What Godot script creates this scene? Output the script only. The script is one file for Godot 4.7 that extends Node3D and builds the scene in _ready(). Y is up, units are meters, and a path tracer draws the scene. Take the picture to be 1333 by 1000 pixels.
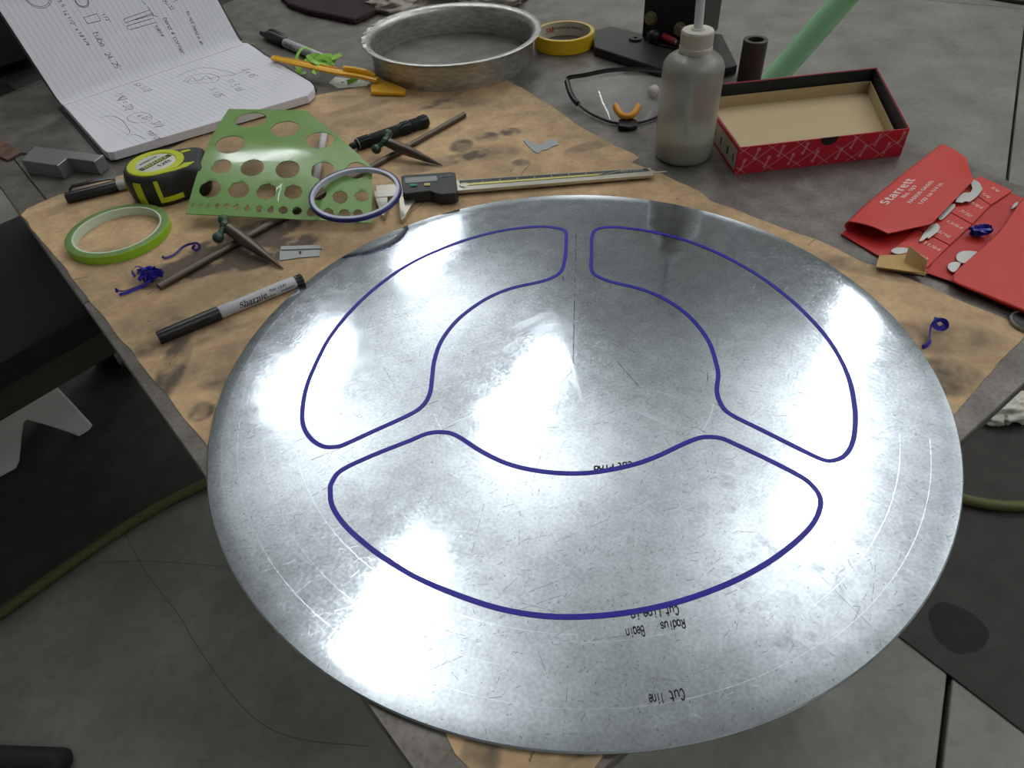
extends Node3D
# A workshop table with a scribed aluminium disc, layout tools, tapes and a notebook. Metres, y up; the table top is at TT.

const TT := 0.8965
const DR := 0.265
const LIGHT_Y := 5.38
const LIGHT_E := 2.25
const LIGHT_UP := 2.3  # strength of the added uplights relative to the downlights
const LIGHT_ROWS := [[-6.8, [9.8]], [-1.2, [12.2]], [-4.15, [3.4, 5.8, 11.4]], [-2.0, [1.45, 3.95]], [0.7, [4.0, 6.0]], [3.3, [-1.6, 2.2, 4.6, 7.0]], [5.8, [0.0, 3.0, 6.0]]]  # right rows and far lamps are added to brighten room and back wall

var names := {}
var nest: Array[Node3D] = []

class MB:
	# Collects triangles given counter-clockwise, in world metres after xf; base takes them into the owner's frame.
	var st := SurfaceTool.new()
	var base := Transform3D.IDENTITY
	var xf := Transform3D.IDENTITY
	var grp := 1
	var smooth := false
	func _init() -> void:
		st.begin(Mesh.PRIMITIVE_TRIANGLES)
	func vtx(p: Vector3, uv: Vector2) -> void:
		st.set_smooth_group(grp if smooth else -1)
		st.set_uv(uv)
		st.add_vertex(base * (xf * p))
	func tri(a: Vector3, b: Vector3, c: Vector3, ua := Vector2.ZERO, ub := Vector2.ZERO, uc := Vector2.ZERO) -> void:
		vtx(a, ua)
		vtx(c, uc)
		vtx(b, ub)
	func quad(a: Vector3, b: Vector3, c: Vector3, d: Vector3, ua := Vector2(0, 0), ub := Vector2(1, 0), uc := Vector2(1, 1), ud := Vector2(0, 1)) -> void:
		tri(a, b, c, ua, ub, uc)
		tri(a, c, d, ua, uc, ud)
	func mesh() -> ArrayMesh:
		st.generate_normals()
		st.index()
		return st.commit()
	func lathe(prof: Array, n := 48, a0 := 0.0, a1 := TAU, sharp := 35.0) -> void:
		# prof: (radius, height) from the bottom of the outside upwards; turned about the y axis of xf
		smooth = true
		var dv := 0.0
		for i in prof.size() - 1:
			var p: Vector2 = prof[i]
			var q: Vector2 = prof[i + 1]
			if i > 0:
				var o: Vector2 = prof[i - 1]
				if absf(rad_to_deg((p - o).angle_to(q - p))) > sharp:
					grp += 1
			for k in n:
				var t0 := lerpf(a0, a1, float(k) / n)
				var t1 := lerpf(a0, a1, float(k + 1) / n)
				if k == n - 1 and is_equal_approx(a1 - a0, TAU):
					t1 = a0
				var a := Vector3(p.x * cos(t0), p.y, p.x * sin(t0))
				var b := Vector3(p.x * cos(t1), p.y, p.x * sin(t1))
				var c := Vector3(q.x * cos(t1), q.y, q.x * sin(t1))
				var d := Vector3(q.x * cos(t0), q.y, q.x * sin(t0))
				var u0 := float(k) / n
				var u1 := float(k + 1) / n
				var dl := dv + p.distance_to(q)
				if p.x > 1e-7:
					tri(a, c, b, Vector2(u0, dv), Vector2(u1, dl), Vector2(u1, dv))
				if q.x > 1e-7:
					tri(a, d, c, Vector2(u0, dv), Vector2(u0, dl), Vector2(u1, dl))
			dv += p.distance_to(q)
		grp += 1
	static func inset(poly: PackedVector2Array, d: float) -> PackedVector2Array:
		var out := PackedVector2Array()
		var n := poly.size()
		for i in n:
			var e0 := (poly[i] - poly[(i + n - 1) % n]).normalized()
			var e1 := (poly[(i + 1) % n] - poly[i]).normalized()
			var n0 := Vector2(-e0.y, e0.x)
			var n1 := Vector2(-e1.y, e1.x)
			var m := n0 + n1
			var k := maxf(0.35, m.length_squared() * 0.5)
			out.append(poly[i] + m * (d / k))
		return out
	func ext(poly_in: PackedVector2Array, y0: float, y1: float, bev := 0.0, both := true, round_side := false, uvs := 1.0) -> void:
		# A plan outline (x, z) given height from y0 to y1, its rims chamfered by bev
		var poly := poly_in.duplicate()
		var area := 0.0
		for i in poly.size():
			area += poly[i].cross(poly[(i + 1) % poly.size()])
		if area < 0:
			poly.reverse()
		var rings := []
		if bev > 0:
			var ins := MB.inset(poly, bev)
			if both:
				rings.append([ins, y0])
				rings.append([poly, y0 + bev])
			else:
				rings.append([poly, y0])
			rings.append([poly, y1 - bev])
			rings.append([ins, y1])
		else:
			rings = [[poly, y0], [poly, y1]]
		var n := poly.size()
		for k in rings.size() - 1:
			var A: PackedVector2Array = rings[k][0]
			var B: PackedVector2Array = rings[k + 1][0]
			var ya: float = rings[k][1]
			var yb: float = rings[k + 1][1]
			smooth = round_side
			var run := 0.0
			for i in n:
				var j := (i + 1) % n
				var l := A[i].distance_to(A[j])
				quad(Vector3(A[i].x, ya, A[i].y), Vector3(B[i].x, yb, B[i].y), Vector3(B[j].x, yb, B[j].y), Vector3(A[j].x, ya, A[j].y),
					Vector2(run, ya) * uvs, Vector2(run, yb) * uvs, Vector2(run + l, yb) * uvs, Vector2(run + l, ya) * uvs)
				run += l
			grp += 1
		smooth = false
		for cap in 2:
			var P: PackedVector2Array = rings[0][0] if cap == 0 else rings[-1][0]
			var y := y0 if cap == 0 else y1
			var ix := Geometry2D.triangulate_polygon(P)
			for t in range(0, ix.size(), 3):
				var a := P[ix[t]]
				var b := P[ix[t + 1]]
				var c := P[ix[t + 2]]
				if ((b - a).cross(c - a) > 0) == (cap == 1):
					var s := b
					b = c
					c = s
				tri(Vector3(a.x, y, a.y), Vector3(b.x, y, b.y), Vector3(c.x, y, c.y), a * uvs, b * uvs, c * uvs)
	func box(c: Vector3, s: Vector3, bev := 0.0) -> void:
		var h := s * 0.5
		ext(PackedVector2Array([Vector2(c.x - h.x, c.z - h.z), Vector2(c.x + h.x, c.z - h.z), Vector2(c.x + h.x, c.z + h.z), Vector2(c.x - h.x, c.z + h.z)]), c.y - h.y, c.y + h.y, bev)
	func sweep(path: Array, prof: PackedVector2Array, up := Vector3.UP, closed := false, is_round := true, sc := []) -> void:
		# A profile (sideways, upwards) drawn along a path
		var n := path.size()
		var fr := []
		var N := up
		for i in n:
			var T: Vector3
			if closed:
				T = (path[(i + 1) % n] - path[(i + n - 1) % n]).normalized()
			else:
				T = (path[mini(i + 1, n - 1)] - path[maxi(i - 1, 0)]).normalized()
			N = (N - T * N.dot(T))
			if N.length() < 1e-4:
				N = T.cross(Vector3(0.31, 0.2, 0.9))
			N = N.normalized()
			fr.append([T.cross(N).normalized(), N])
		var m := prof.size()
		var area := 0.0
		for i in m:
			area += prof[i].cross(prof[(i + 1) % m])
		var at := func(i: int, k: int) -> Vector3:
			var s: float = sc[i] if sc.size() else 1.0
			return path[i] + fr[i][0] * (prof[k].x * s) + fr[i][1] * (prof[k].y * s)
		var g0 := grp
		for i in (n if closed else n - 1):
			var j := (i + 1) % n
			for k in m:
				var l := (k + 1) % m
				smooth = true
				grp = g0 + (0 if is_round else k)
				var a: Vector3 = at.call(i, k)
				var b: Vector3 = at.call(i, l)
				var c: Vector3 = at.call(j, l)
				var d: Vector3 = at.call(j, k)
				if area > 0:
					quad(a, b, c, d, Vector2(float(k) / m, i), Vector2(float(k + 1) / m, i), Vector2(float(k + 1) / m, i + 1), Vector2(float(k) / m, i + 1))
				else:
					quad(a, d, c, b)
		grp = g0 + m + 1
		smooth = false
		if not closed:
			for e in 2:
				var i := 0 if e == 0 else n - 1
				for k in range(1, m - 1):
					var a: Vector3 = at.call(i, 0)
					var b: Vector3 = at.call(i, k)
					var c: Vector3 = at.call(i, k + 1)
					if (area > 0) == (e == 1):
						tri(a, b, c)
					else:
						tri(a, c, b)
	func tube(path: Array, r: float, n := 12, closed := false, sc := []) -> void:
		var pr := PackedVector2Array()
		for k in n:
			pr.append(Vector2(cos(TAU * k / n), sin(TAU * k / n)) * r)
		sweep(path, pr, Vector3.UP, closed, true, sc)
	func band(path: Array, w: float, t: float, up := Vector3.UP, closed := false) -> void:
		sweep(path, PackedVector2Array([Vector2(-w / 2, 0), Vector2(w / 2, 0), Vector2(w / 2, t), Vector2(-w / 2, t)]), up, closed, false)
	func shell(nu: int, nv: int, f: Callable, th: float, flip := false) -> void:
		# A bent sheet: its upper face f(u, v) and thickness th below it
		var P := []
		var Q := []
		for i in nu + 1:
			var row := []
			for j in nv + 1:
				row.append(f.call(float(i) / nu, float(j) / nv))
			P.append(row)
		for i in nu + 1:
			var row := []
			for j in nv + 1:
				var du: Vector3 = P[mini(i + 1, nu)][j] - P[maxi(i - 1, 0)][j]
				var dv: Vector3 = P[i][mini(j + 1, nv)] - P[i][maxi(j - 1, 0)]
				var nn := du.cross(dv).normalized()
				row.append(P[i][j] + nn * (th if flip else -th))
			Q.append(row)
		smooth = true
		for i in nu:
			for j in nv:
				var uv := [Vector2(float(i) / nu, float(j) / nv), Vector2(float(i + 1) / nu, float(j) / nv), Vector2(float(i + 1) / nu, float(j + 1) / nv), Vector2(float(i) / nu, float(j + 1) / nv)]
				for s in 2:
					var G: Array = P if s == 0 else Q
					var a: Vector3 = G[i][j]
					var b: Vector3 = G[i + 1][j]
					var c: Vector3 = G[i + 1][j + 1]
					var d: Vector3 = G[i][j + 1]
					if (s == 0) != flip:
						quad(a, b, c, d, uv[0], uv[1], uv[2], uv[3])
					else:
						quad(a, d, c, b, uv[0], uv[3], uv[2], uv[1])
				# groups are kept apart by hand below
		grp += 1
		smooth = false
		for i in nu:
			_edge(P[i][0], P[i + 1][0], Q[i + 1][0], Q[i][0], flip)
			_edge(P[i + 1][nv], P[i][nv], Q[i][nv], Q[i + 1][nv], flip)
		for j in nv:
			_edge(P[0][j + 1], P[0][j], Q[0][j], Q[0][j + 1], flip)
			_edge(P[nu][j], P[nu][j + 1], Q[nu][j + 1], Q[nu][j], flip)
	func _edge(a: Vector3, b: Vector3, c: Vector3, d: Vector3, flip: bool) -> void:
		if flip:
			quad(a, b, c, d)
		else:
			quad(a, d, c, b)
	func stroke(pts: PackedVector2Array, w: float, fr: Transform3D, closed := false) -> void:
		# A drawn line: a flat ribbon in the x-y plane of fr
		var n := pts.size()
		var L := PackedVector3Array()
		var Rr := PackedVector3Array()
		for i in n:
			var e0 := (pts[i] - pts[(i + n - 1) % n] if closed or i > 0 else pts[1] - pts[0]).normalized()
			var e1 := (pts[(i + 1) % n] - pts[i] if closed or i < n - 1 else e0).normalized()
			var m := Vector2(-e0.y - e1.y, e0.x + e1.x)
			m = m * (w * 0.5 / maxf(0.6, m.length_squared() * 0.5))
			var a := pts[i] + m
			var b := pts[i] - m
			L.append(fr * Vector3(a.x, a.y, 0))
			Rr.append(fr * Vector3(b.x, b.y, 0))
		smooth = false
		for i in (n if closed else n - 1):
			var j := (i + 1) % n
			quad(Rr[i], Rr[j], L[j], L[i])
	func print_text(s: String, font: Font, size: float, map: Callable, center := false, spread := 1.0) -> void:
		# Lettering size metres high, laid by map(x, y)
		var tm := TextMesh.new()
		tm.font = font
		tm.font_size = 32
		tm.pixel_size = size / 32.0 * 1.37
		tm.depth = 0.0
		tm.text = s
		tm.horizontal_alignment = HORIZONTAL_ALIGNMENT_CENTER if center else HORIZONTAL_ALIGNMENT_LEFT
		var ar := tm.get_mesh_arrays()
		var V: PackedVector3Array = ar[Mesh.ARRAY_VERTEX]
		var I: PackedInt32Array = ar[Mesh.ARRAY_INDEX]
		var lo := 1e9
		for p in V:
			lo = minf(lo, p.x)
		if center:
			lo = 0.0
		smooth = false
		for t in range(0, I.size(), 3):
			var q := []
			for k in 3:
				var p := V[I[t + k]]
				q.append(map.call((p.x - lo) * spread, p.y))
			tri(q[0], q[2], q[1])

func _ready() -> void:
	var cam := Camera3D.new()
	cam.name = "camera"
	add_child(cam)
	cam.fov = rad_to_deg(2.0 * atan(500.0 / 930.0))
	cam.near = 0.02
	cam.far = 60.0
	cam.transform = Transform3D(Basis(Vector3(0.99747, -0.05085, 0.04978), Vector3(0.07116, 0.71279, -0.69776), Vector3(-0.00000, 0.69953, 0.71460)), Vector3(-0.0439, 1.2737, 0.3864))
	cam.current = true
	var we := WorldEnvironment.new()
	we.name = "environment"
	var env := Environment.new()
	env.background_mode = Environment.BG_COLOR
	env.background_color = Color(0.02, 0.02, 0.02)
	env.tonemap_mode = Environment.TONE_MAPPER_LINEAR
	env.tonemap_exposure = 0.63
	env.sdfgi_enabled = true
	env.ssao_enabled = true
	env.ssil_enabled = true
	we.environment = env
	add_child(we)
	build_lights()
	build_room()
	build_table()
	build_paper()
	build_disc()
	build_tape_loops()
	build_notebook()
	build_ring()
	build_bottle()
	build_red_box()
	build_pouch()
	build_tape_measure()
	build_rolls()
	build_beam_trammel()
	build_template()
	build_caliper()
	build_markers()
	build_penlight()
	build_small_steel()
	build_scraper()
	build_scraps()
	build_glasses()
	build_back_things()
	build_floor_things()

func spline(pts: Array, sub := 6, closed := false) -> Array:
	var out := []
	var n := pts.size()
	for i in (n if closed else n - 1):
		var p1 = pts[i]
		var p2 = pts[(i + 1) % n]
		var p0 = pts[(i + n - 1) % n] if closed or i > 0 else p1
		var p3 = pts[(i + 2) % n] if closed or i < n - 2 else p2
		for k in sub:
			out.append(p1.cubic_interpolate(p2, p0, p3, float(k) / sub))
	if not closed:
		out.append(pts[n - 1])
	return out

func circle2(r: float, n := 32, c := Vector2.ZERO, rz := -1.0) -> PackedVector2Array:
	var o := PackedVector2Array()
	for k in n:
		o.append(c + Vector2(cos(TAU * k / n) * r, sin(TAU * k / n) * (r if rz < 0 else rz)))
	return o

const GLYPH := {"C": "35 26 16 04 02 10 20 31", "u": "04 01 10 20 31|34 31 30", "t": "16 11 20 30|04 34", "l": "16 10", "i": "14 10|15 16", "n": "04 00|03 14 24 33 30", "e": "02 32 33 24 14 03 01 10 20 31",
	"R": "00 06|06 26 35 34 23 03|13 30", "a": "33 24 14 03 01 10 20 31|34 31 30", "d": "33 24 14 03 01 10 20 31|36 30", "s": "33 24 14 03 12 22 31 20 10 01", "B": "00 06 26 35 34 23 03|23 32 31 20 00",
	"g": "33 24 14 03 01 10 20 31|34 30 20 10", "r": "04 00|02 14 24 33", "0": "16 05 01 10 20 31 35 26 16", "1": "04 16 10", "2": "05 16 26 35 33 00 30", "3": "06 36 23 32 31 20 10 01", "4": "26 02 32|26 20",
	"5": "36 06 03 23 32 31 20 00", "6": "36 14 02 01 10 20 31 22 02", "7": "06 36 10", "8": "23 14 15 26 35 34 12 01 10 20 31 23", "9": "34 23 13 04 05 16 26 35 30", "/": "00 36", "\"": "15 14|25 24", "x": "04 30|34 00",
	"o": "14 03 01 10 20 31 33 24 14", "m": "04 00|03 14 24 20|23 34 44 40", "h": "06 00|03 14 24 33 30", "k": "06 00|34 02 30", "p": "04 00|03 14 24 33 31 20 01", "-": "02 32", "=": "02 32|04 34", ".": "10 11", "f": "36 26 15 10|04 24",
	"b": "06 00|03 14 24 33 31 20 10 01", "w": "04 10 23 30 44", "y": "04 01 10 20 31|34 31 20", "c": "33 24 14 03 01 10 20 31", "+": "02 32|14 10"}

func hand(mb: MB, text: String, at: Vector2, size: float, w: float, fr: Transform3D, ang := 0.0, slant := 0.15) -> void:
	# Handwriting of capital height size along x of fr
	var x := 0.0
	var k := size / 6.0
	for ch in text:
		if GLYPH.has(ch):
			for part_ in GLYPH[ch].split("|"):
				var pts := []
				for tok in part_.split(" "):
					var q := Vector2(float(tok[0]), float(tok[1]))
					pts.append(at + (Vector2(x + q.x + q.y * slant, q.y) * k).rotated(ang))
				mb.stroke(PackedVector2Array(spline(pts, 2)) if pts.size() > 2 else PackedVector2Array(pts), w, fr)
		x += 4.3 if ch != " " else 3.0

func numbered(n: String) -> String:
	names[n] = names.get(n, -1) + 1
	return n if names[n] == 0 else "%s_%03d" % [n, names[n]]

func tag(o: Node3D, label: String, category: String, group := "", kind := "") -> void:
	o.set_meta("label", label)
	o.set_meta("category", category)
	if group:
		o.set_meta("group", group)
	if kind:
		o.set_meta("kind", kind)

func thing(n: String, label: String, category: String, at: Vector3, group := "", kind := "") -> Node3D:
	var o := Node3D.new()
	o.name = numbered(n)
	add_child(o)
	o.position = at
	tag(o, label, category, group, kind)
	return o

func nb(o: Node3D) -> MB:
	var m := MB.new()
	m.base = o.global_transform.affine_inverse()
	return m

func part(n: String, mb: MB, mat: Material, parent: Node3D) -> MeshInstance3D:
	var o := MeshInstance3D.new()
	o.name = n
	o.mesh = mb.mesh()
	o.material_override = mat
	parent.add_child(o, true)
	return o

func solo(n: String, label: String, category: String, at: Vector3, group := "", kind := "") -> MeshInstance3D:
	var o := MeshInstance3D.new()
	o.name = numbered(n)
	add_child(o)
	o.position = at
	tag(o, label, category, group, kind)
	return o

func mat(c: Color, rough := 0.6, metal := 0.0, extra := {}) -> StandardMaterial3D:
	var m := StandardMaterial3D.new()
	m.albedo_color = c
	m.roughness = rough
	m.metallic = metal
	for k in extra:
		m.set(k, extra[k])
	return m

func rgb(r: int, g: int, b: int) -> Color:
	return Color8(r, g, b)

func frame(o: Vector3, x: Vector3, y: Vector3) -> Transform3D:
	x = x.normalized()
	y = (y - x * y.dot(x)).normalized()
	return Transform3D(Basis(x, y, x.cross(y)), o)

func axis_y(a: Vector3, b: Vector3, hint := Vector3.UP) -> Transform3D:
	# y along a to b; z towards the hint
	var y := (b - a).normalized()
	var z := (hint - y * hint.dot(y))
	if z.length() < 1e-4:
		z = Vector3(0, 0, 1) - y * y.z
	z = z.normalized()
	return Transform3D(Basis(y.cross(z), y, z), a)

func noise_img(size: int, freq: float, oct: int, sd: int, kind := FastNoiseLite.TYPE_SIMPLEX_SMOOTH) -> PackedByteArray:
	var n := FastNoiseLite.new()
	n.noise_type = kind
	n.seed = sd
	n.frequency = freq
	n.fractal_octaves = oct
	n.fractal_type = FastNoiseLite.FRACTAL_FBM if oct > 1 else FastNoiseLite.FRACTAL_NONE
	return n.get_image(size, size, false, false, true).get_data()

func noise_tex(size: int, freq: float, oct: int, sd: int, ramp: Array, normal := 0.0, kind := FastNoiseLite.TYPE_SIMPLEX_SMOOTH) -> Texture2D:
	var n := FastNoiseLite.new()
	n.noise_type = kind
	n.seed = sd
	n.frequency = freq
	n.fractal_octaves = oct
	var t := NoiseTexture2D.new()
	t.width = size
	t.height = size
	t.seamless = true
	t.noise = n
	if normal > 0:
		t.as_normal_map = true
		t.bump_strength = normal
	elif ramp.size():
		var g := Gradient.new()
		var off := PackedFloat32Array()
		var col := PackedColorArray()
		for r in ramp:
			off.append(r[0])
			col.append(r[1])
		g.offsets = off
		g.colors = col
		t.color_ramp = g
	return t

func dab(D: PackedFloat32Array, W: int, cx: float, cy: float, rx: float, ry: float, ang: float, k: float, ns: PackedByteArray, NW: int) -> void:
	# An irregular soft stain laid into a field of weights
	var r := maxf(rx, ry)
	var ca := cos(ang)
	var sa := sin(ang)
	for y in range(maxi(0, int(cy - r)), mini(W, int(cy + r) + 1)):
		for x in range(maxi(0, int(cx - r)), mini(W, int(cx + r) + 1)):
			var dx := x - cx
			var dy := y - cy
			var u := (dx * ca + dy * sa) / rx
			var v := (-dx * sa + dy * ca) / ry
			var d := u * u + v * v
			if d < 1.0:
				var nz := ns[(y % NW) * NW + (x % NW)] / 255.0
				D[y * W + x] += k * smoothstep(0.0, 0.7, 1.0 - d) * clampf(nz * 2.2 - 0.35, 0.0, 1.4)

func line_img(im: Image, a: Vector2, b: Vector2, c: Color, gap := 0.0, rng: RandomNumberGenerator = null) -> void:
	var n := int(maxf(absf(b.x - a.x), absf(b.y - a.y))) + 1
	var on := true
	for i in n + 1:
		var p := a.lerp(b, float(i) / n)
		if gap > 0 and rng and rng.randf() < gap:
			on = not on
		if on and p.x >= 0 and p.y >= 0 and p.x < im.get_width() and p.y < im.get_height():
			im.set_pixel(int(p.x), int(p.y), c)

func wav(x: float, z: float) -> float:
	# The sheet is not dead flat: long shallow waves of a few tenths of a millimetre
	var r := Vector2(x, z).length() / DR
	return -0.00004 * (1.0 + 0.5 * sin(x * 31.0 + z * 17.0 + 0.6) + 0.5 * sin(z * 37.0 - x * 13.0 + 2.1)) - 0.0003 * smoothstep(0.975, 1.0, r)

func disc_tex(kind: int) -> Image:
	var W := 2048
	var rng := RandomNumberGenerator.new()
	rng.seed = 7
	var S := 1024
	var na := noise_img(S, 0.006, 5, 11)
	var nc := noise_img(S, 0.03, 3, 12)
	var nf := noise_img(S, 0.16, 3, 13)
	var D := PackedFloat32Array()
	D.resize(S * S)
	if kind < 2:
		for i in 90:   # dried cleaner blotches near the front right rim
			var p := Vector2(0.45, 0.62) + Vector2(rng.randfn(0, 0.14), rng.randfn(0, 0.12))
			dab(D, S, (p.x * 0.5 + 0.5) * S, (p.y * 0.5 + 0.5) * S, rng.randf_range(6, 18), rng.randf_range(5, 12), rng.randf() * 3.0, 0.9, nc, S)
		for i in 40:
			var p := Vector2(rng.randf_range(-0.9, 0.9), rng.randf_range(-0.9, 0.9))
			dab(D, S, (p.x * 0.5 + 0.5) * S, (p.y * 0.5 + 0.5) * S, rng.randf_range(20, 70), rng.randf_range(6, 22), rng.randf() * 3.0, 0.35, na, S)
	var bytes := PackedByteArray()
	bytes.resize(S * S)
	for i in S * S:
		var v := 0.0
		var a := na[i] - 128.0
		var c := nc[i] - 128.0
		var n := nf[i] - 128.0
		if kind == 0:
			v = 232.0 + a * 0.07 + c * 0.08 + n * 0.14 - D[i] * 18.0
		elif kind == 1:
			v = 29.0 + a * 0.03 + c * 0.03 + n * 0.04 + D[i] * 8.0
		else:
			v = 128.0 + n * 0.05 + c * 0.02
		bytes[i] = int(clampf(v, 0, 255))
	var im := Image.create_from_data(S, S, false, Image.FORMAT_L8, bytes)
	im.resize(W, W, Image.INTERPOLATE_CUBIC)
	var at := func(p: Vector2) -> Vector2: return (p / DR * 0.5 + Vector2(0.5, 0.5)) * W
	# handling scratches, pale and dark
	for i in 4200:
		var a := Vector2(rng.randf(), rng.randf()) * W
		var dir := rng.randf_range(0, PI) if rng.randf() < 0.5 else rng.randfn(0.5, 0.35)
		var l := rng.randf_range(5, 26) if rng.randf() < 0.85 else rng.randf_range(30, 160)
		var b := a + Vector2(cos(dir), -sin(dir)) * l
		var dark := rng.randf() < 0.5
		var g: float = [(128.0 if dark else 252.0), (88.0 if dark else 70.0), (122.0 if dark else 133.0)][kind]
		line_img(im, a, b, Color(g / 255, g / 255, g / 255), 0.1, rng)
	for i in 1800:
		var a := Vector2(rng.randf(), rng.randf()) * W
		var g: float = [84.0, 80.0, 118.0][kind]
		line_img(im, a, a + Vector2(rng.randf_range(-3, 3), rng.randf_range(-4, 4)), Color(g / 255, g / 255, g / 255))
	# scribed circles
	var bright: float = [1.0, 0.26, 0.45][kind]
	for s in [[0.924, 60, 175, 0.06], [0.854, 105, 178, 0.02], [0.773, 95, 165, 0.03], [0.93, 20, 62, 0.02], [0.79, 40, 100, 0.12], [0.4, 22, 42, 0.0], [0.4, 146, 164, 0.0], [0.4, 110, 140, 0.1], [0.86, 20, 60, 0.15], [0.965, 150, 250, 0.3]]:
		var prev := Vector2.ZERO
		for k in 121:
			var t := deg_to_rad(lerpf(s[1], s[2], k / 120.0))
			var p: Vector2 = Vector2(cos(t), sin(t)) * (s[0] * DR)
			if k:
				line_img(im, at.call(prev), at.call(p), Color(bright, bright, bright), s[3], rng)
				if s[0] != 0.854:
					line_img(im, at.call(prev) + Vector2(1, 0), at.call(p) + Vector2(1, 0), Color(bright, bright, bright), s[3], rng)
			prev = p
	# pencil and scriber lines of the layout
	if kind == 0:
		for L in [PackedVector2Array([Vector2(0.0039, -0.0141), Vector2(0.0278, -0.2025)]), PackedVector2Array([Vector2(0.007, -0.0103), Vector2(-0.0354, 0.0378)]), PackedVector2Array([Vector2(0.0039, -0.0141), Vector2(0.0076, -0.0103)]), PackedVector2Array([Vector2(-0.1853, 0.0651), Vector2(-0.1617, 0.0541)]), PackedVector2Array([Vector2(-0.1115, 0.0219), Vector2(-0.0992, 0.0168)]), PackedVector2Array([Vector2(-0.0985, 0.0472), Vector2(-0.0865, 0.0418)]), PackedVector2Array([Vector2(-0.1806, 0.0962), Vector2(-0.169, 0.0884)]), PackedVector2Array([Vector2(0.0075, -0.1254), Vector2(0.0068, -0.1187)]), PackedVector2Array([Vector2(0.0341, -0.1222), Vector2(0.0333, -0.1155)]), PackedVector2Array([Vector2(0.0805, 0.06), Vector2(0.0861, 0.0655)]), PackedVector2Array([Vector2(0.0992, 0.0389), Vector2(0.1044, 0.0439)]), PackedVector2Array([Vector2(0.102, 0.0072), Vector2(0.0994, 0.0176)]), PackedVector2Array([Vector2(0.0373, -0.0123), Vector2(0.0495, 0.0182)])]:
			for o in 2:
				line_img(im, at.call(L[0]) + Vector2(o, 0), at.call(L[1]) + Vector2(o, 0), Color(0.22, 0.22, 0.24), 0.05, rng)
	for L in [PackedVector2Array([Vector2(-0.0931, 0.0426), Vector2(-0.0309, 0.0125)]), PackedVector2Array([Vector2(-0.0877, 0.0319), Vector2(-0.0305, 0.006)]), PackedVector2Array([Vector2(-0.0449, -0.0579), Vector2(-0.0056, -0.0783)]), PackedVector2Array([Vector2(0.1266, 0.1073), Vector2(0.1479, 0.1303)]), PackedVector2Array([Vector2(0.0064, 0.0335), Vector2(-0.0069, -0.0634)]), PackedVector2Array([Vector2(0.072, 0.0621), Vector2(0.0294, 0.0281)]), PackedVector2Array([Vector2(0.0839, 0.0335), Vector2(0.0534, 0.0186)])]:
		for o in 14:
			var j := Vector2(rng.randfn(0, 7), rng.randfn(0, 7))
			var t0 := rng.randf() * 0.6
			var a: Vector2 = at.call(L[0]).lerp(at.call(L[1]), t0) + j
			var b: Vector2 = at.call(L[0]).lerp(at.call(L[1]), t0 + 0.35) + j
			var g: float = [1.0, 0.2, 0.54][kind]
			line_img(im, a, b, Color(g, g, g))
	return im

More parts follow.
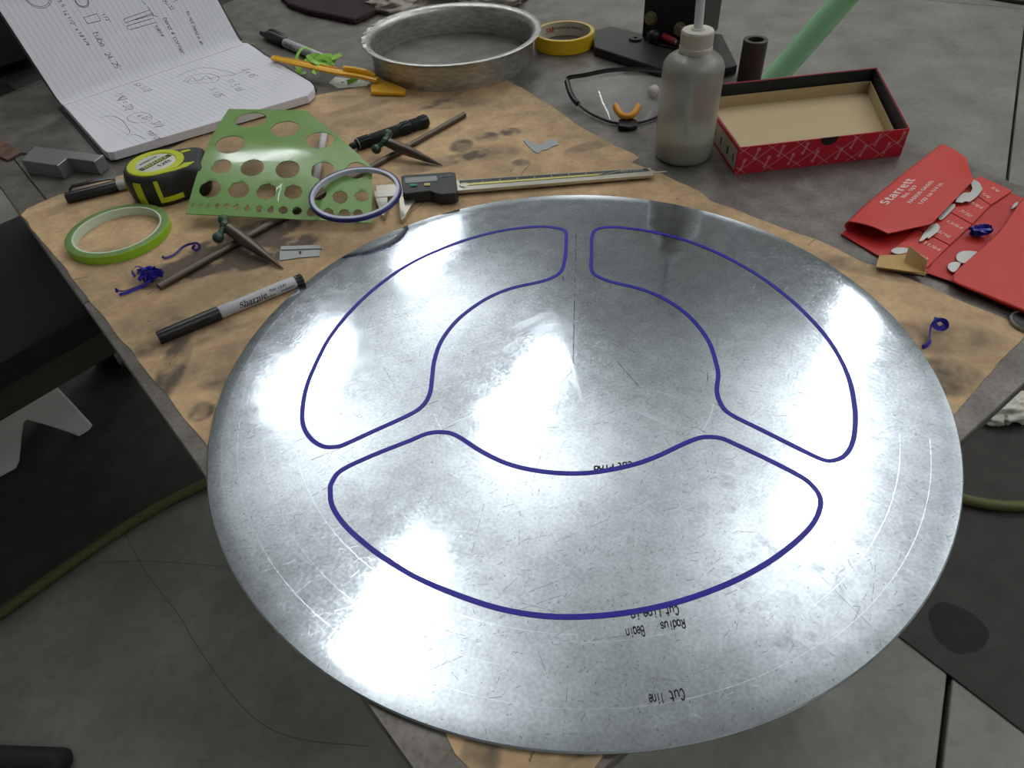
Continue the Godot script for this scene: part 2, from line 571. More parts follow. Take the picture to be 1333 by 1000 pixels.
func build_disc() -> void:
	var t := thing("aluminium_disc", "large round scratched aluminium sheet marked with three taped windows", "metal disc", Vector3(0, 0.8975, 0))
	var m := nb(t)
	m.smooth = true
	var NR := 44
	var NA := 160
	var P := func(i: int, k: int) -> Vector3:
		var r := DR * (float(i) / NR if i <= NR else 1.0)
		var a := TAU * (k % NA) / NA
		var x := r * cos(a)
		var z := r * sin(a)
		return Vector3(x, 0.9 + wav(x, z), z)
	for i in NR:
		for k in NA:
			var q := [P.call(i, k), P.call(i + 1, k), P.call(i + 1, k + 1), P.call(i, k + 1)]
			var u := []
			for p in q:
				u.append(Vector2(p.x, p.z) / DR * 0.5 + Vector2(0.5, 0.5))
			if i > 0:
				m.tri(q[0], q[3], q[2], u[0], u[3], u[2])
			m.tri(q[0], q[2], q[1], u[0], u[2], u[1])
	m.grp += 1
	for k in NA:
		var a: Vector3 = P.call(NR, k)
		var b: Vector3 = P.call(NR, k + 1)
		var e := [a, b]
		var lev := [[1.0, a.y], [1.0035, a.y - 0.0008], [1.0035, 0.8979], [1.0, 0.8975]]
		for s in 3:
			m.grp = 20 + s
			var r0: float = lev[s][0]
			var r1: float = lev[s + 1][0]
			var y0: float = lev[s][1]
			var y1: float = lev[s + 1][1]
			m.quad(Vector3(a.x * r0, y0, a.z * r0), Vector3(b.x * r0, y0, b.z * r0), Vector3(b.x * r1, y1, b.z * r1), Vector3(a.x * r1, y1, a.z * r1), Vector2(0.5, 0.97), Vector2(0.5, 0.97), Vector2(0.5, 0.97), Vector2(0.5, 0.97))
		m.smooth = false
		m.tri(Vector3(0, 0.8975, 0), Vector3(a.x, 0.8975, a.z), Vector3(b.x, 0.8975, b.z))
		m.smooth = true
	var hm := disc_tex(2)
	hm.convert(Image.FORMAT_RGBA8)
	hm.bump_map_to_normal_map(2.5)
	var mt := mat(rgb(216, 225, 234), 1.0, 1.0)
	mt.albedo_texture = ImageTexture.create_from_image(disc_tex(0))
	mt.roughness_texture = ImageTexture.create_from_image(disc_tex(1))
	mt.roughness_texture_channel = BaseMaterial3D.TEXTURE_CHANNEL_RED
	mt.normal_enabled = true
	mt.normal_texture = ImageTexture.create_from_image(hm)
	mt.normal_scale = 0.2
	part("plate", m, mt, t)
	# marker notes, written from the far side
	var ink := mat(rgb(18, 18, 24), 0.6)
	for w in [["Radius", Vector2(0.0415, 0.1996), Vector2(0.0276, 0.2008), 5.0], ["Begin", Vector2(0.0185, 0.2019), Vector2(0.0082, 0.2029), 5.4], ["Cut", Vector2(0.0327, 0.2375), Vector2(0.0245, 0.2385), 5.2], ["line", Vector2(0.0217, 0.2387), Vector2(0.0141, 0.2393), 5.2], ["Cut line in", Vector2(0.0398, 0.1916), Vector2(0.011, 0.1936), 5.0], ["Cut ring", Vector2(0.0317, 0.0864), Vector2(0.0048, 0.0885), 4.0]]:
		var mb := nb(t)
		var p: Vector2 = w[1]
		var q: Vector2 = w[2]
		var o := Vector3(p.x, 0.9 + wav(p.x, p.y) + 0.00025, p.y)
		var x := Vector3(q.x - p.x, 0, q.y - p.y)
		var fr := frame(o, x, Vector3(0, 0, 1))
		var sz: float = w[3] * 0.001
		var txt: String = w[0]
		var wid := txt.length() * 4.3 * sz / 6.0
		fr.basis.x *= x.length() / wid
		hand(mb, txt, Vector2.ZERO, sz, 0.0008, fr)
		part("handwriting", mb, ink, t)

func build_tape_loops() -> void:
	var blue := mat(rgb(34, 26, 158), 0.38, 0.0, {"metallic_specular": 0.4})
	var loops := [
		[PackedVector2Array([Vector2(0.0172, -0.1919), Vector2(0.0157, -0.1994), Vector2(0.0094, -0.2036), Vector2(-0.0057, -0.2084), Vector2(-0.033, -0.2078), Vector2(-0.0642, -0.2), Vector2(-0.0998, -0.1827), Vector2(-0.1313, -0.1596), Vector2(-0.158, -0.1282), Vector2(-0.1769, -0.0963), Vector2(-0.1899, -0.0644), Vector2(-0.1965, -0.0343), Vector2(-0.1999, -0.0089), Vector2(-0.1994, 0.0138), Vector2(-0.1962, 0.0316), Vector2(-0.1886, 0.0452), Vector2(-0.1791, 0.0532), Vector2(-0.1703, 0.0547), Vector2(-0.163, 0.0526), Vector2(-0.145, 0.0428), Vector2(-0.119, 0.0285), Vector2(-0.1096, 0.0197), Vector2(-0.1052, 0.0078), Vector2(-0.1041, -0.0095), Vector2(-0.103, -0.0276), Vector2(-0.0983, -0.0495), Vector2(-0.0875, -0.072), Vector2(-0.0729, -0.0901), Vector2(-0.0566, -0.1042), Vector2(-0.0377, -0.1139), Vector2(-0.0163, -0.1192), Vector2(-0.0041, -0.1236), Vector2(0.0062, -0.1325), Vector2(0.0112, -0.1484), Vector2(0.0148, -0.1695)]), "blue masking line looped round the window at the disc's back left"],
		[PackedVector2Array([Vector2(0.0401, -0.1817), Vector2(0.0447, -0.1944), Vector2(0.0528, -0.1988), Vector2(0.0673, -0.1973), Vector2(0.0921, -0.1882), Vector2(0.1183, -0.1726), Vector2(0.1418, -0.1517), Vector2(0.1608, -0.1279), Vector2(0.1755, -0.104), Vector2(0.1879, -0.0763), Vector2(0.1954, -0.0528), Vector2(0.2011, -0.027), Vector2(0.203, 0.0003), Vector2(0.2007, 0.027), Vector2(0.1945, 0.0515), Vector2(0.1882, 0.0686), Vector2(0.1798, 0.0847), Vector2(0.1704, 0.0946), Vector2(0.1609, 0.0976), Vector2(0.1547, 0.0953), Vector2(0.1437, 0.0854), Vector2(0.1243, 0.0668), Vector2(0.1074, 0.0504), Vector2(0.1035, 0.0401), Vector2(0.1039, 0.0269), Vector2(0.1091, 0.011), Vector2(0.1108, -0.0024), Vector2(0.1116, -0.0238), Vector2(0.108, -0.0448), Vector2(0.1003, -0.0656), Vector2(0.0865, -0.086), Vector2(0.0706, -0.1001), Vector2(0.0486, -0.1124), Vector2(0.0378, -0.1218), Vector2(0.0335, -0.1327), Vector2(0.0366, -0.1565)]), "blue masking line looped round the window nearest the red pouch"],
		[PackedVector2Array([Vector2(-0.1684, 0.0935), Vector2(-0.1683, 0.0859), Vector2(-0.1629, 0.0759), Vector2(-0.143, 0.0649), Vector2(-0.1177, 0.0537), Vector2(-0.1066, 0.0486), Vector2(-0.0963, 0.0479), Vector2(-0.0857, 0.0519), Vector2(-0.069, 0.0675), Vector2(-0.0546, 0.0784), Vector2(-0.0405, 0.0854), Vector2(-0.023, 0.0906), Vector2(-0.0054, 0.0931), Vector2(0.0096, 0.0929), Vector2(0.0307, 0.0896), Vector2(0.0483, 0.084), Vector2(0.0645, 0.0766), Vector2(0.0762, 0.0716), Vector2(0.0851, 0.0697), Vector2(0.0953, 0.0717), Vector2(0.1041, 0.0784), Vector2(0.1206, 0.0926), Vector2(0.1363, 0.1075), Vector2(0.1416, 0.1154), Vector2(0.1437, 0.1247), Vector2(0.14, 0.1349), Vector2(0.1309, 0.146), Vector2(0.1158, 0.1577), Vector2(0.0957, 0.1696), Vector2(0.0714, 0.1802), Vector2(0.0431, 0.1886), Vector2(0.0162, 0.193), Vector2(-0.0097, 0.1941), Vector2(-0.0354, 0.1919), Vector2(-0.061, 0.1852), Vector2(-0.0873, 0.1735), Vector2(-0.1093, 0.1613), Vector2(-0.1267, 0.1485), Vector2(-0.1388, 0.1383), Vector2(-0.1549, 0.1218), Vector2(-0.1652, 0.1061)]), "blue masking line looped round the window closest to the camera"]]
	for L in loops:
		var pts := []
		for p in spline(Array(L[0]), 4, true):
			pts.append(Vector3(p.x, 0.9 + wav(p.x, p.y) + 0.00012, p.y))
		var o := solo("masking_line", L[1], "tape line", pts[0], "blue lines taped on the disc")
		var mb := nb(o)
		mb.band(pts, 0.0033, 0.00022, Vector3.UP, true)
		o.mesh = mb.mesh()
		o.material_override = blue

func build_room() -> void:
	var conc := mat(rgb(236, 236, 234), 0.62, 0.0, {"uv1_triplanar": true, "uv1_world_triplanar": true, "uv1_scale": Vector3(0.55, 0.55, 0.55)})
	conc.albedo_texture = noise_tex(1024, 0.006, 6, 3, [[0.0, rgb(118, 116, 110)], [0.5, rgb(136, 135, 129)], [1.0, rgb(152, 150, 144)]])
	conc.detail_enabled = true
	conc.detail_blend_mode = BaseMaterial3D.BLEND_MODE_MUL
	conc.detail_albedo = noise_tex(1024, 0.05, 5, 31, [[0.0, rgb(228, 226, 222)], [0.5, rgb(248, 248, 246)], [1.0, rgb(255, 255, 255)]])
	conc.roughness_texture = noise_tex(512, 0.01, 4, 8, [[0.0, Color(0.75, 0.75, 0.75)], [1.0, Color(1, 1, 1)]])
	var floor_ := thing("floor", "grey concrete workshop floor cut into slabs", "floor", Vector3.ZERO, "", "structure")
	# slabs lie in a frame along the saw cut: e away from the camera, f to the right
	var O := Vector2(0.682, -0.111)
	var e := Vector2(0.52, -0.854).normalized()
	var f := Vector2(-e.y, e.x)
	var cut := 0.0045
	for i in [[-9.0, 0.0], [0.0, 3.6], [3.6, 11.0]]:
		for j in [[-7.0, -1.2], [-1.2, 3.72], [3.72, 13.0]]:
			var m := nb(floor_)
			var P := PackedVector2Array()
			for c in [[i[0] + cut, j[0] + cut], [i[1] - cut, j[0] + cut], [i[1] - cut, j[1] - cut], [i[0] + cut, j[1] - cut]]:
				P.append(O + f * c[0] + e * c[1])
			m.ext(P, -0.05, 0.0, 0.002, false)
			part("slab", m, conc, floor_)
	var mg := nb(floor_)
	mg.box(Vector3(1, -0.11, -4), Vector3(22, 0.12, 22))
	part("joint_filler", mg, mat(rgb(48, 45, 40), 0.9), floor_)
	var paint := mat(rgb(214, 214, 210), 0.85)
	for w in [["wall_back", Vector3(1, 3.2, -14.1), Vector3(18, 6.4, 0.2)], ["wall_front", Vector3(1, 3.2, 6.1), Vector3(18, 6.4, 0.2)], ["wall_left", Vector3(-8.1, 3.2, -4), Vector3(0.2, 6.4, 20)], ["wall_right", Vector3(10.1, 3.2, -4), Vector3(0.2, 6.4, 20)], ["ceiling", Vector3(1, 6.5, -4), Vector3(18.4, 0.2, 20.4)]]:
		var o := solo(w[0], "plain pale painted workshop " + ("ceiling" if w[0] == "ceiling" else "wall"), "ceiling" if w[0] == "ceiling" else "wall", w[1], "", "structure")
		var m := nb(o)
		m.box(w[1], w[2])
		o.mesh = m.mesh()
		o.material_override = paint
	var mk := nb(floor_)
	for L in [[Vector2(-0.913, -0.5472), Vector2(-0.8275, -0.4363), Vector2(-0.7316, -0.3347), Vector2(-0.6643, -0.2516), Vector2(-0.5555, -0.138), Vector2(-0.4648, -0.0865), Vector2(-0.3301, -0.0625)], [Vector2(-0.9349, -0.4686), Vector2(-0.8192, -0.4611), Vector2(-0.668, -0.4361)], [Vector2(1.9058, -3.5687), Vector2(2.145, -3.3922)]]:
		var q := PackedVector2Array()
		for v in L:
			q.append(Vector2(v.x, -v.y))
		mk.stroke(PackedVector2Array(spline(Array(q), 6)), 0.0018, Transform3D(Basis(Vector3(1, 0, 0), Vector3(0, 0, -1), Vector3(0, 1, 0)), Vector3(0, 0.0004, 0)))
	part("crack", mk, mat(rgb(92, 90, 86), 0.8), floor_)
	# right: a rubber mat; left: a dark sheet painting in floor shade
	var rub_and_shade := mat(rgb(58, 56, 53), 0.8, 0.0, {"uv1_triplanar": true, "uv1_world_triplanar": true, "uv1_scale": Vector3(1.3, 1.3, 1.3)})
	rub_and_shade.albedo_texture = noise_tex(512, 0.02, 5, 44, [[0.0, rgb(200, 196, 190)], [1.0, rgb(255, 255, 255)]])
	var mr := thing("dark_floor_sheet", "dark rubber floor mat right of the table with an oily spot", "mat", Vector3(1.0, 0, -0.4))
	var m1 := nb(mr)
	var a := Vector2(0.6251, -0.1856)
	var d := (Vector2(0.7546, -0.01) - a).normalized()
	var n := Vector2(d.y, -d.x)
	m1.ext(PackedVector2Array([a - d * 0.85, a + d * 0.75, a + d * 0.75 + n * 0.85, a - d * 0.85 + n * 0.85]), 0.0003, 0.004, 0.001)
	part("sheet", m1, rub_and_shade, mr)
	var ms := nb(mr)
	var sp := PackedVector2Array()
	for k in 48:
		var t := TAU * k / 48
		sp.append(Vector2(0.7342, -0.1936) + Vector2(cos(t), sin(t)) * (0.049 + 0.003 * sin(3 * t + 1) + 0.001 * sin(7 * t)))
	ms.ext(sp, 0.0041, 0.0044)
	part("oil_spot", ms, mat(rgb(24, 26, 27), 0.85), mr)
	var ml := thing("dark_floor_sheet", "dark sheet standing in for table and cart shade under the white step stool", "mat", Vector3(-1.2, 0, -0.8))  # shade of table and cart put in as a dark sheet
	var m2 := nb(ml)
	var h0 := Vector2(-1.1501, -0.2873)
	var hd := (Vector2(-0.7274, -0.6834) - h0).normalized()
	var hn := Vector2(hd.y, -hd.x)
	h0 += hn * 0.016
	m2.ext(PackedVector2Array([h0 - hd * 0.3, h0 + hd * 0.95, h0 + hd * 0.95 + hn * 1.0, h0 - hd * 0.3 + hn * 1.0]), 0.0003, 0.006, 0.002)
	part("sheet", m2, rub_and_shade, ml)

func build_lights() -> void:
	# Strip lights: some placed by disc reflections, others and all uplights added as fill
	var lens_ := mat(rgb(250, 250, 245), 0.5)
	lens_.emission_enabled = true
	lens_.emission = Color(0.98, 0.99, 1.0)
	lens_.emission_energy_multiplier = 3.0
	var body := mat(rgb(225, 226, 224), 0.5)
	var dir := Vector3(0.47, 0, -0.883).normalized()
	var side := Vector3(0.883, 0, 0.47)
	var k := 0
	for row in LIGHT_ROWS:
		for s in row[1]:
			var c: Vector3 = side * row[0] + dir * s + Vector3(0, LIGHT_Y, 0)
			var o := thing("strip_light", "long hanging strip light with a white lens", "strip light", c, "strip lights below the ceiling")
			o.basis = Basis(dir, Vector3.UP, dir.cross(Vector3.UP))
			for g in 2:
				var m := MB.new()
				var y := 0.0 if g == 1 else 0.045
				if g == 0:
					m.ext(PackedVector2Array([Vector2(-0.62, -0.08), Vector2(0.62, -0.08), Vector2(0.62, 0.08), Vector2(-0.62, 0.08)]), 0.012, 0.06, 0.006)
					part("housing", m, body, o)
				else:
					m.ext(PackedVector2Array([Vector2(-0.6, -0.07), Vector2(0.6, -0.07), Vector2(0.6, 0.07), Vector2(-0.6, 0.07)]), 0.0, 0.0115, 0.004)
					part("lens", m, lens_, o)
			for g in 2:
				var l := AreaLight3D.new()
				l.name = "strip_glow" if g == 0 else "added_uplight"  # the upward light is added to brighten the ceiling
				o.add_child(l, true)
				l.area_size = Vector2(1.2, 0.14)
				l.light_color = Color(0.975, 0.99, 1.0)
				l.light_energy = LIGHT_E if g == 0 else LIGHT_E * LIGHT_UP
				l.set("area_range", 30.0)
				l.shadow_enabled = true
				l.position = Vector3(0, -0.004 if g == 0 else 0.066, 0)
				l.rotation = Vector3(-PI / 2 if g == 0 else PI / 2, 0, 0)

func build_table() -> void:
	var FL := Vector2(-0.0698, 0.3128)
	var l := Vector2(0.6145, 0.7889)
	var fr := Vector2(0.8204, -0.5717)
	FL = Vector2(-0.07, 0.3121)
	l = (Vector2(-0.1351, 0.2286) - Vector2(-0.5536, -0.3088)).normalized()
	fr = (Vector2(0.2846, 0.065) - Vector2(-0.0016, 0.2645)).normalized()
	var tr := (Vector2(0.4404, -0.2737) - Vector2(0.2683, -0.5673)).normalized()
	var FR := Vector2(0.5362, -0.1104)
	var BL := FL - l * 1.82
	var BR := FR - tr * 1.5
	var steel := mat(Color.WHITE, 0.46, 0.4, {"uv1_triplanar": true, "uv1_world_triplanar": true, "uv1_scale": Vector3(3.1, 3.1, 3.1)})
	steel.albedo_texture = noise_tex(1024, 0.008, 6, 21, [[0.0, rgb(100, 95, 90)], [0.5, rgb(119, 114, 109)], [1.0, rgb(137, 133, 129)]])
	steel.detail_enabled = true
	steel.detail_blend_mode = BaseMaterial3D.BLEND_MODE_MUL
	steel.detail_albedo = noise_tex(1024, 0.06, 4, 22, [[0.0, rgb(205, 198, 190)], [0.45, rgb(240, 238, 235)], [1.0, rgb(255, 255, 255)]])
	steel.roughness_texture = noise_tex(512, 0.015, 5, 23, [[0.0, Color(0.7, 0.7, 0.7)], [1.0, Color(1, 1, 1)]])
	var t := thing("steel_table", "heavy dark steel welding table under the brown paper", "table", Vector3(-0.2, 0, -0.4))
	var m := nb(t)
	# plates: a border bar on the left and front sides, the main plate, the back plate beyond a seam
	var sA := Vector2(-0.7302, -0.6437)
	var sd := (Vector2(-0.6923, -0.7026) - sA).normalized()
	var at_l := Geometry2D.line_intersects_line(sA, sd, FL, l) as Vector2
	var at_r := Geometry2D.line_intersects_line(sA, sd, FR, tr) as Vector2
	var w := 0.03
	var g := 0.0009
	var li := FL + fr * w
	var A := FL + fr * w - l * w
	var corner_fr := FR - l * w + fr * -0.0
	var cr := Geometry2D.line_intersects_line(A, fr, FR, tr) as Vector2
	var ml := Geometry2D.line_intersects_line(A, l, sA, sd) as Vector2
	m.ext(PackedVector2Array([A + (fr - l) * g, cr - l * g, at_r + tr * 0.0015, ml + fr * g + l * 0.0015]), TT - 0.012, TT, 0.0006, false)
	part("top_plate", m, steel, t)
	m = nb(t)
	m.ext(PackedVector2Array([at_l - l * 0.0015, at_r - tr * 0.0015, BR, BL]), TT - 0.012, TT, 0.0006, false)
	part("top_plate", m, steel, t)
	var j := Geometry2D.line_intersects_line(Vector2(-0.4271, -0.1384), Vector2(-0.4194, -0.1454) - Vector2(-0.4271, -0.1384), FL, l) as Vector2
	for seg in [[at_l + l * 0.0015, j - l * 0.001], [j + l * 0.001, FL - l * w - l * g]]:
		m = nb(t)
		m.ext(PackedVector2Array([seg[0], seg[1], seg[1] + fr * w, seg[0] + fr * w]), TT - 0.010, TT - 0.0002, 0.001, false)
		part("border_bar", m, steel, t)
	m = nb(t)
	m.ext(PackedVector2Array([FL - l * w + fr * g, FL, FR, cr]), TT - 0.010, TT - 0.0002, 0.001, false)
	part("border_bar", m, steel, t)
	var dark := mat(rgb(40, 38, 36), 0.7, 0.2)
	m = nb(t)
	m.ext(PackedVector2Array([FL + fr * 0.16 - l * 0.16, FR - fr * 0.16 - tr * 0.16, BR - fr * 0.05 + tr * 0.05, BL + fr * 0.06 + l * 0.05]), TT - 0.1, TT - 0.0125)
	part("under_frame", m, dark, t)
	for c in [FL + (fr - l) * 0.12, FR - fr * 0.12 - tr * 0.1, BL + fr * 0.1 + l * 0.1, BR - fr * 0.1 + tr * 0.1]:
		m = nb(t)
		var q := PackedVector2Array()
		for k in [[-1, -1], [1, -1], [1, 1], [-1, 1]]:
			q.append(c + fr * (0.04 * k[0]) + l * (0.04 * k[1]))
		m.ext(q, 0.0065, TT - 0.1005, 0.002)
		part("leg", m, dark, t)

func build_paper() -> void:
	var W := 1536
	var ext_ := 1.3
	var o0 := Vector2(-0.62, -0.62)
	var rng := RandomNumberGenerator.new()
	rng.seed = 5
	var na := noise_img(W, 0.004, 5, 51)
	var nb_ := noise_img(W, 0.03, 4, 52)
	var nc := noise_img(W, 0.11, 2, 53)
	var D := PackedFloat32Array()
	D.resize(W * W)
	var px := func(p: Vector2) -> Vector2: return (p - o0) / ext_ * W
	var k := W / ext_
	# smears of metal dust along the beam and finger marks
	for s in [[Vector2(-0.3289, -0.1893), 60, 24, -30, 2.2], [Vector2(-0.2967, -0.2284), 70, 28, -30, 2.0], [Vector2(-0.267, -0.2007), 60, 22, -28, 1.6], [Vector2(-0.3489, -0.183), 30, 18, 0, 1.5], [Vector2(-0.0831, -0.3961), 16, 20, 20, 0.9], [Vector2(-0.0674, -0.3711), 12, 20, 60, 0.8], [Vector2(-0.0525, -0.4148), 18, 14, 0, 0.8], [Vector2(-0.0251, -0.4226), 16, 13, 0, 0.9], [Vector2(-0.0169, -0.3454), 12, 10, 0, 0.6], [Vector2(-0.0483, -0.3719), 40, 24, 0, 0.45], [Vector2(-0.3143, -0.0441), 14, 46, 0, 0.85], [Vector2(-0.2775, 0.0069), 12, 12, 0, 1.0], [Vector2(-0.315, -0.0819), 50, 20, -20, 0.5], [Vector2(0.0648, -0.3732), 40, 12, -20, 0.5], [Vector2(0.2719, 0.0252), 30, 24, 0, 0.8], [Vector2(0.2832, -0.0166), 60, 24, 10, 0.5], [Vector2(0.2706, -0.1098), 60, 14, 30, 0.45], [Vector2(-0.2809, -0.2721), 80, 20, -10, 0.4], [Vector2(-0.1173, -0.355), 60, 16, -20, 0.5], [Vector2(-0.4211, -0.2201), 40, 14, 0, 0.4], [Vector2(-0.0727, 0.2618), 12, 30, 10, 0.7], [Vector2(-0.037, 0.266), 30, 20, 10, 0.5], [Vector2(-0.3618, -0.087), 60, 40, -40, 0.35], [Vector2(-0.2685, -0.0484), 60, 30, -30, 0.4], [Vector2(-0.093, -0.5144), 60, 20, 0, 0.45]]:
		var p: Vector2 = px.call(s[0])
		dab(D, W, p.x, p.y, s[1] * 0.001 * k, s[2] * 0.001 * k, deg_to_rad(s[3]), s[4], nb_, W)
	for i in 90:
		var p := Vector2(rng.randf(), rng.randf()) * W
		dab(D, W, p.x, p.y, rng.randf_range(14, 70), rng.randf_range(5, 22), rng.randf_range(-1.2, 0.4), rng.randf_range(0.15, 0.45), nb_, W)
	var bytes := PackedByteArray()
	bytes.resize(W * W * 3)
	for i in W * W:
		var v := 1.0 + (na[i] - 128) * 0.0011 + (nb_[i] - 128) * 0.0007 + (nc[i] - 128) * 0.0004
		var d := minf(D[i], 1.1) * 0.72
		bytes[i * 3] = int(clampf(lerpf(187 * v, 70, d), 0, 255))
		bytes[i * 3 + 1] = int(clampf(lerpf(157 * v, 62, d), 0, 255))
		bytes[i * 3 + 2] = int(clampf(lerpf(119 * v, 54, d), 0, 255))
	var im := Image.create_from_data(W, W, false, Image.FORMAT_RGB8, bytes)
	for i in 260:
		var a := Vector2(rng.randf(), rng.randf()) * W
		var t := rng.randfn(-0.6, 0.5)
		var c := Color8(96, 82, 66) if rng.randf() < 0.6 else Color8(196, 166, 126)
		line_img(im, a, a + Vector2(cos(t), sin(t)) * rng.randf_range(3, 60), c, 0.08, rng)
	for i in 160:
		var a := Vector2(rng.randf(), rng.randf()) * W
		line_img(im, a, a + Vector2(rng.randf_range(-2, 2), rng.randf_range(-2, 2)), Color8(70, 58, 46))
	var kraft := mat(Color.WHITE, 0.72)
	kraft.albedo_texture = ImageTexture.create_from_image(im)
	kraft.uv1_scale = Vector3(1 / ext_, 1 / ext_, 1)
	kraft.uv1_offset = Vector3(-o0.x / ext_, -o0.y / ext_, 0)
	var o := solo("kraft_paper", "smudged brown kraft paper sheet spread over the steel table", "paper", Vector3(0, TT, 0))
	var m := nb(o)
	var P := PackedVector2Array()
	var raw := PackedVector2Array([Vector2(-0.552, -0.307), Vector2(-0.5507, -0.3209), Vector2(-0.5314, -0.3425), Vector2(-0.5032, -0.3621), Vector2(-0.4692, -0.3835), Vector2(-0.4462, -0.4228), Vector2(-0.413, -0.4676), Vector2(-0.3845, -0.5061), Vector2(-0.3512, -0.5324), Vector2(-0.313, -0.5519), Vector2(-0.2871, -0.567), Vector2(-0.2079, -0.5911), Vector2(-0.1679, -0.6156), Vector2(-0.0834, -0.6109), Vector2(-0.0217, -0.5784), Vector2(0.0059, -0.5307), Vector2(0.0312, -0.4819), Vector2(0.0614, -0.4169), Vector2(0.0902, -0.3693), Vector2(0.1061, -0.3502), Vector2(0.1122, -0.3366), Vector2(0.1022, -0.3276), Vector2(0.1218, -0.3075), Vector2(0.1408, -0.2817), Vector2(0.1604, -0.2568), Vector2(0.1659, -0.2379), Vector2(0.1842, -0.2208), Vector2(0.2093, -0.1923), Vector2(0.2308, -0.1696), Vector2(0.2427, -0.1591), Vector2(0.2601, -0.1346), Vector2(0.2705, -0.1179), Vector2(0.2838, -0.1093), Vector2(0.2965, -0.0932), Vector2(0.3208, -0.0627), Vector2(0.3405, -0.0404), Vector2(0.3567, -0.0223), Vector2(0.3555, -0.016), Vector2(0.3452, -0.0062), Vector2(0.3168, 0.015), Vector2(0.2863, 0.041), Vector2(0.2565, 0.0659), Vector2(0.2491, 0.0745), Vector2(-0.0102, 0.2635), Vector2(-0.0288, 0.2775), Vector2(-0.0501, 0.2932), Vector2(-0.0661, 0.3029), Vector2(-0.0785, 0.2667), Vector2(-0.09, 0.2498), Vector2(-0.1545, 0.1703), Vector2(-0.2406, 0.0714), Vector2(-0.2656, 0.0399), Vector2(-0.2974, 0.0018), Vector2(-0.3454, -0.0565), Vector2(-0.4247, -0.154), Vector2(-0.4833, -0.2252)])
	for i in raw.size():
		var a := raw[i]
		var b := raw[(i + 1) % raw.size()]
		P.append(a)
		var n := int(a.distance_to(b) / 0.02)
		for q in range(1, n + 1):
			P.append(a.lerp(b, float(q) / (n + 1)) + Vector2(rng.randfn(0, 0.0007), rng.randfn(0, 0.0007)))
	m.ext(P, TT + 0.0001, TT + 0.0005)
	o.mesh = m.mesh()
	o.material_override = kraft

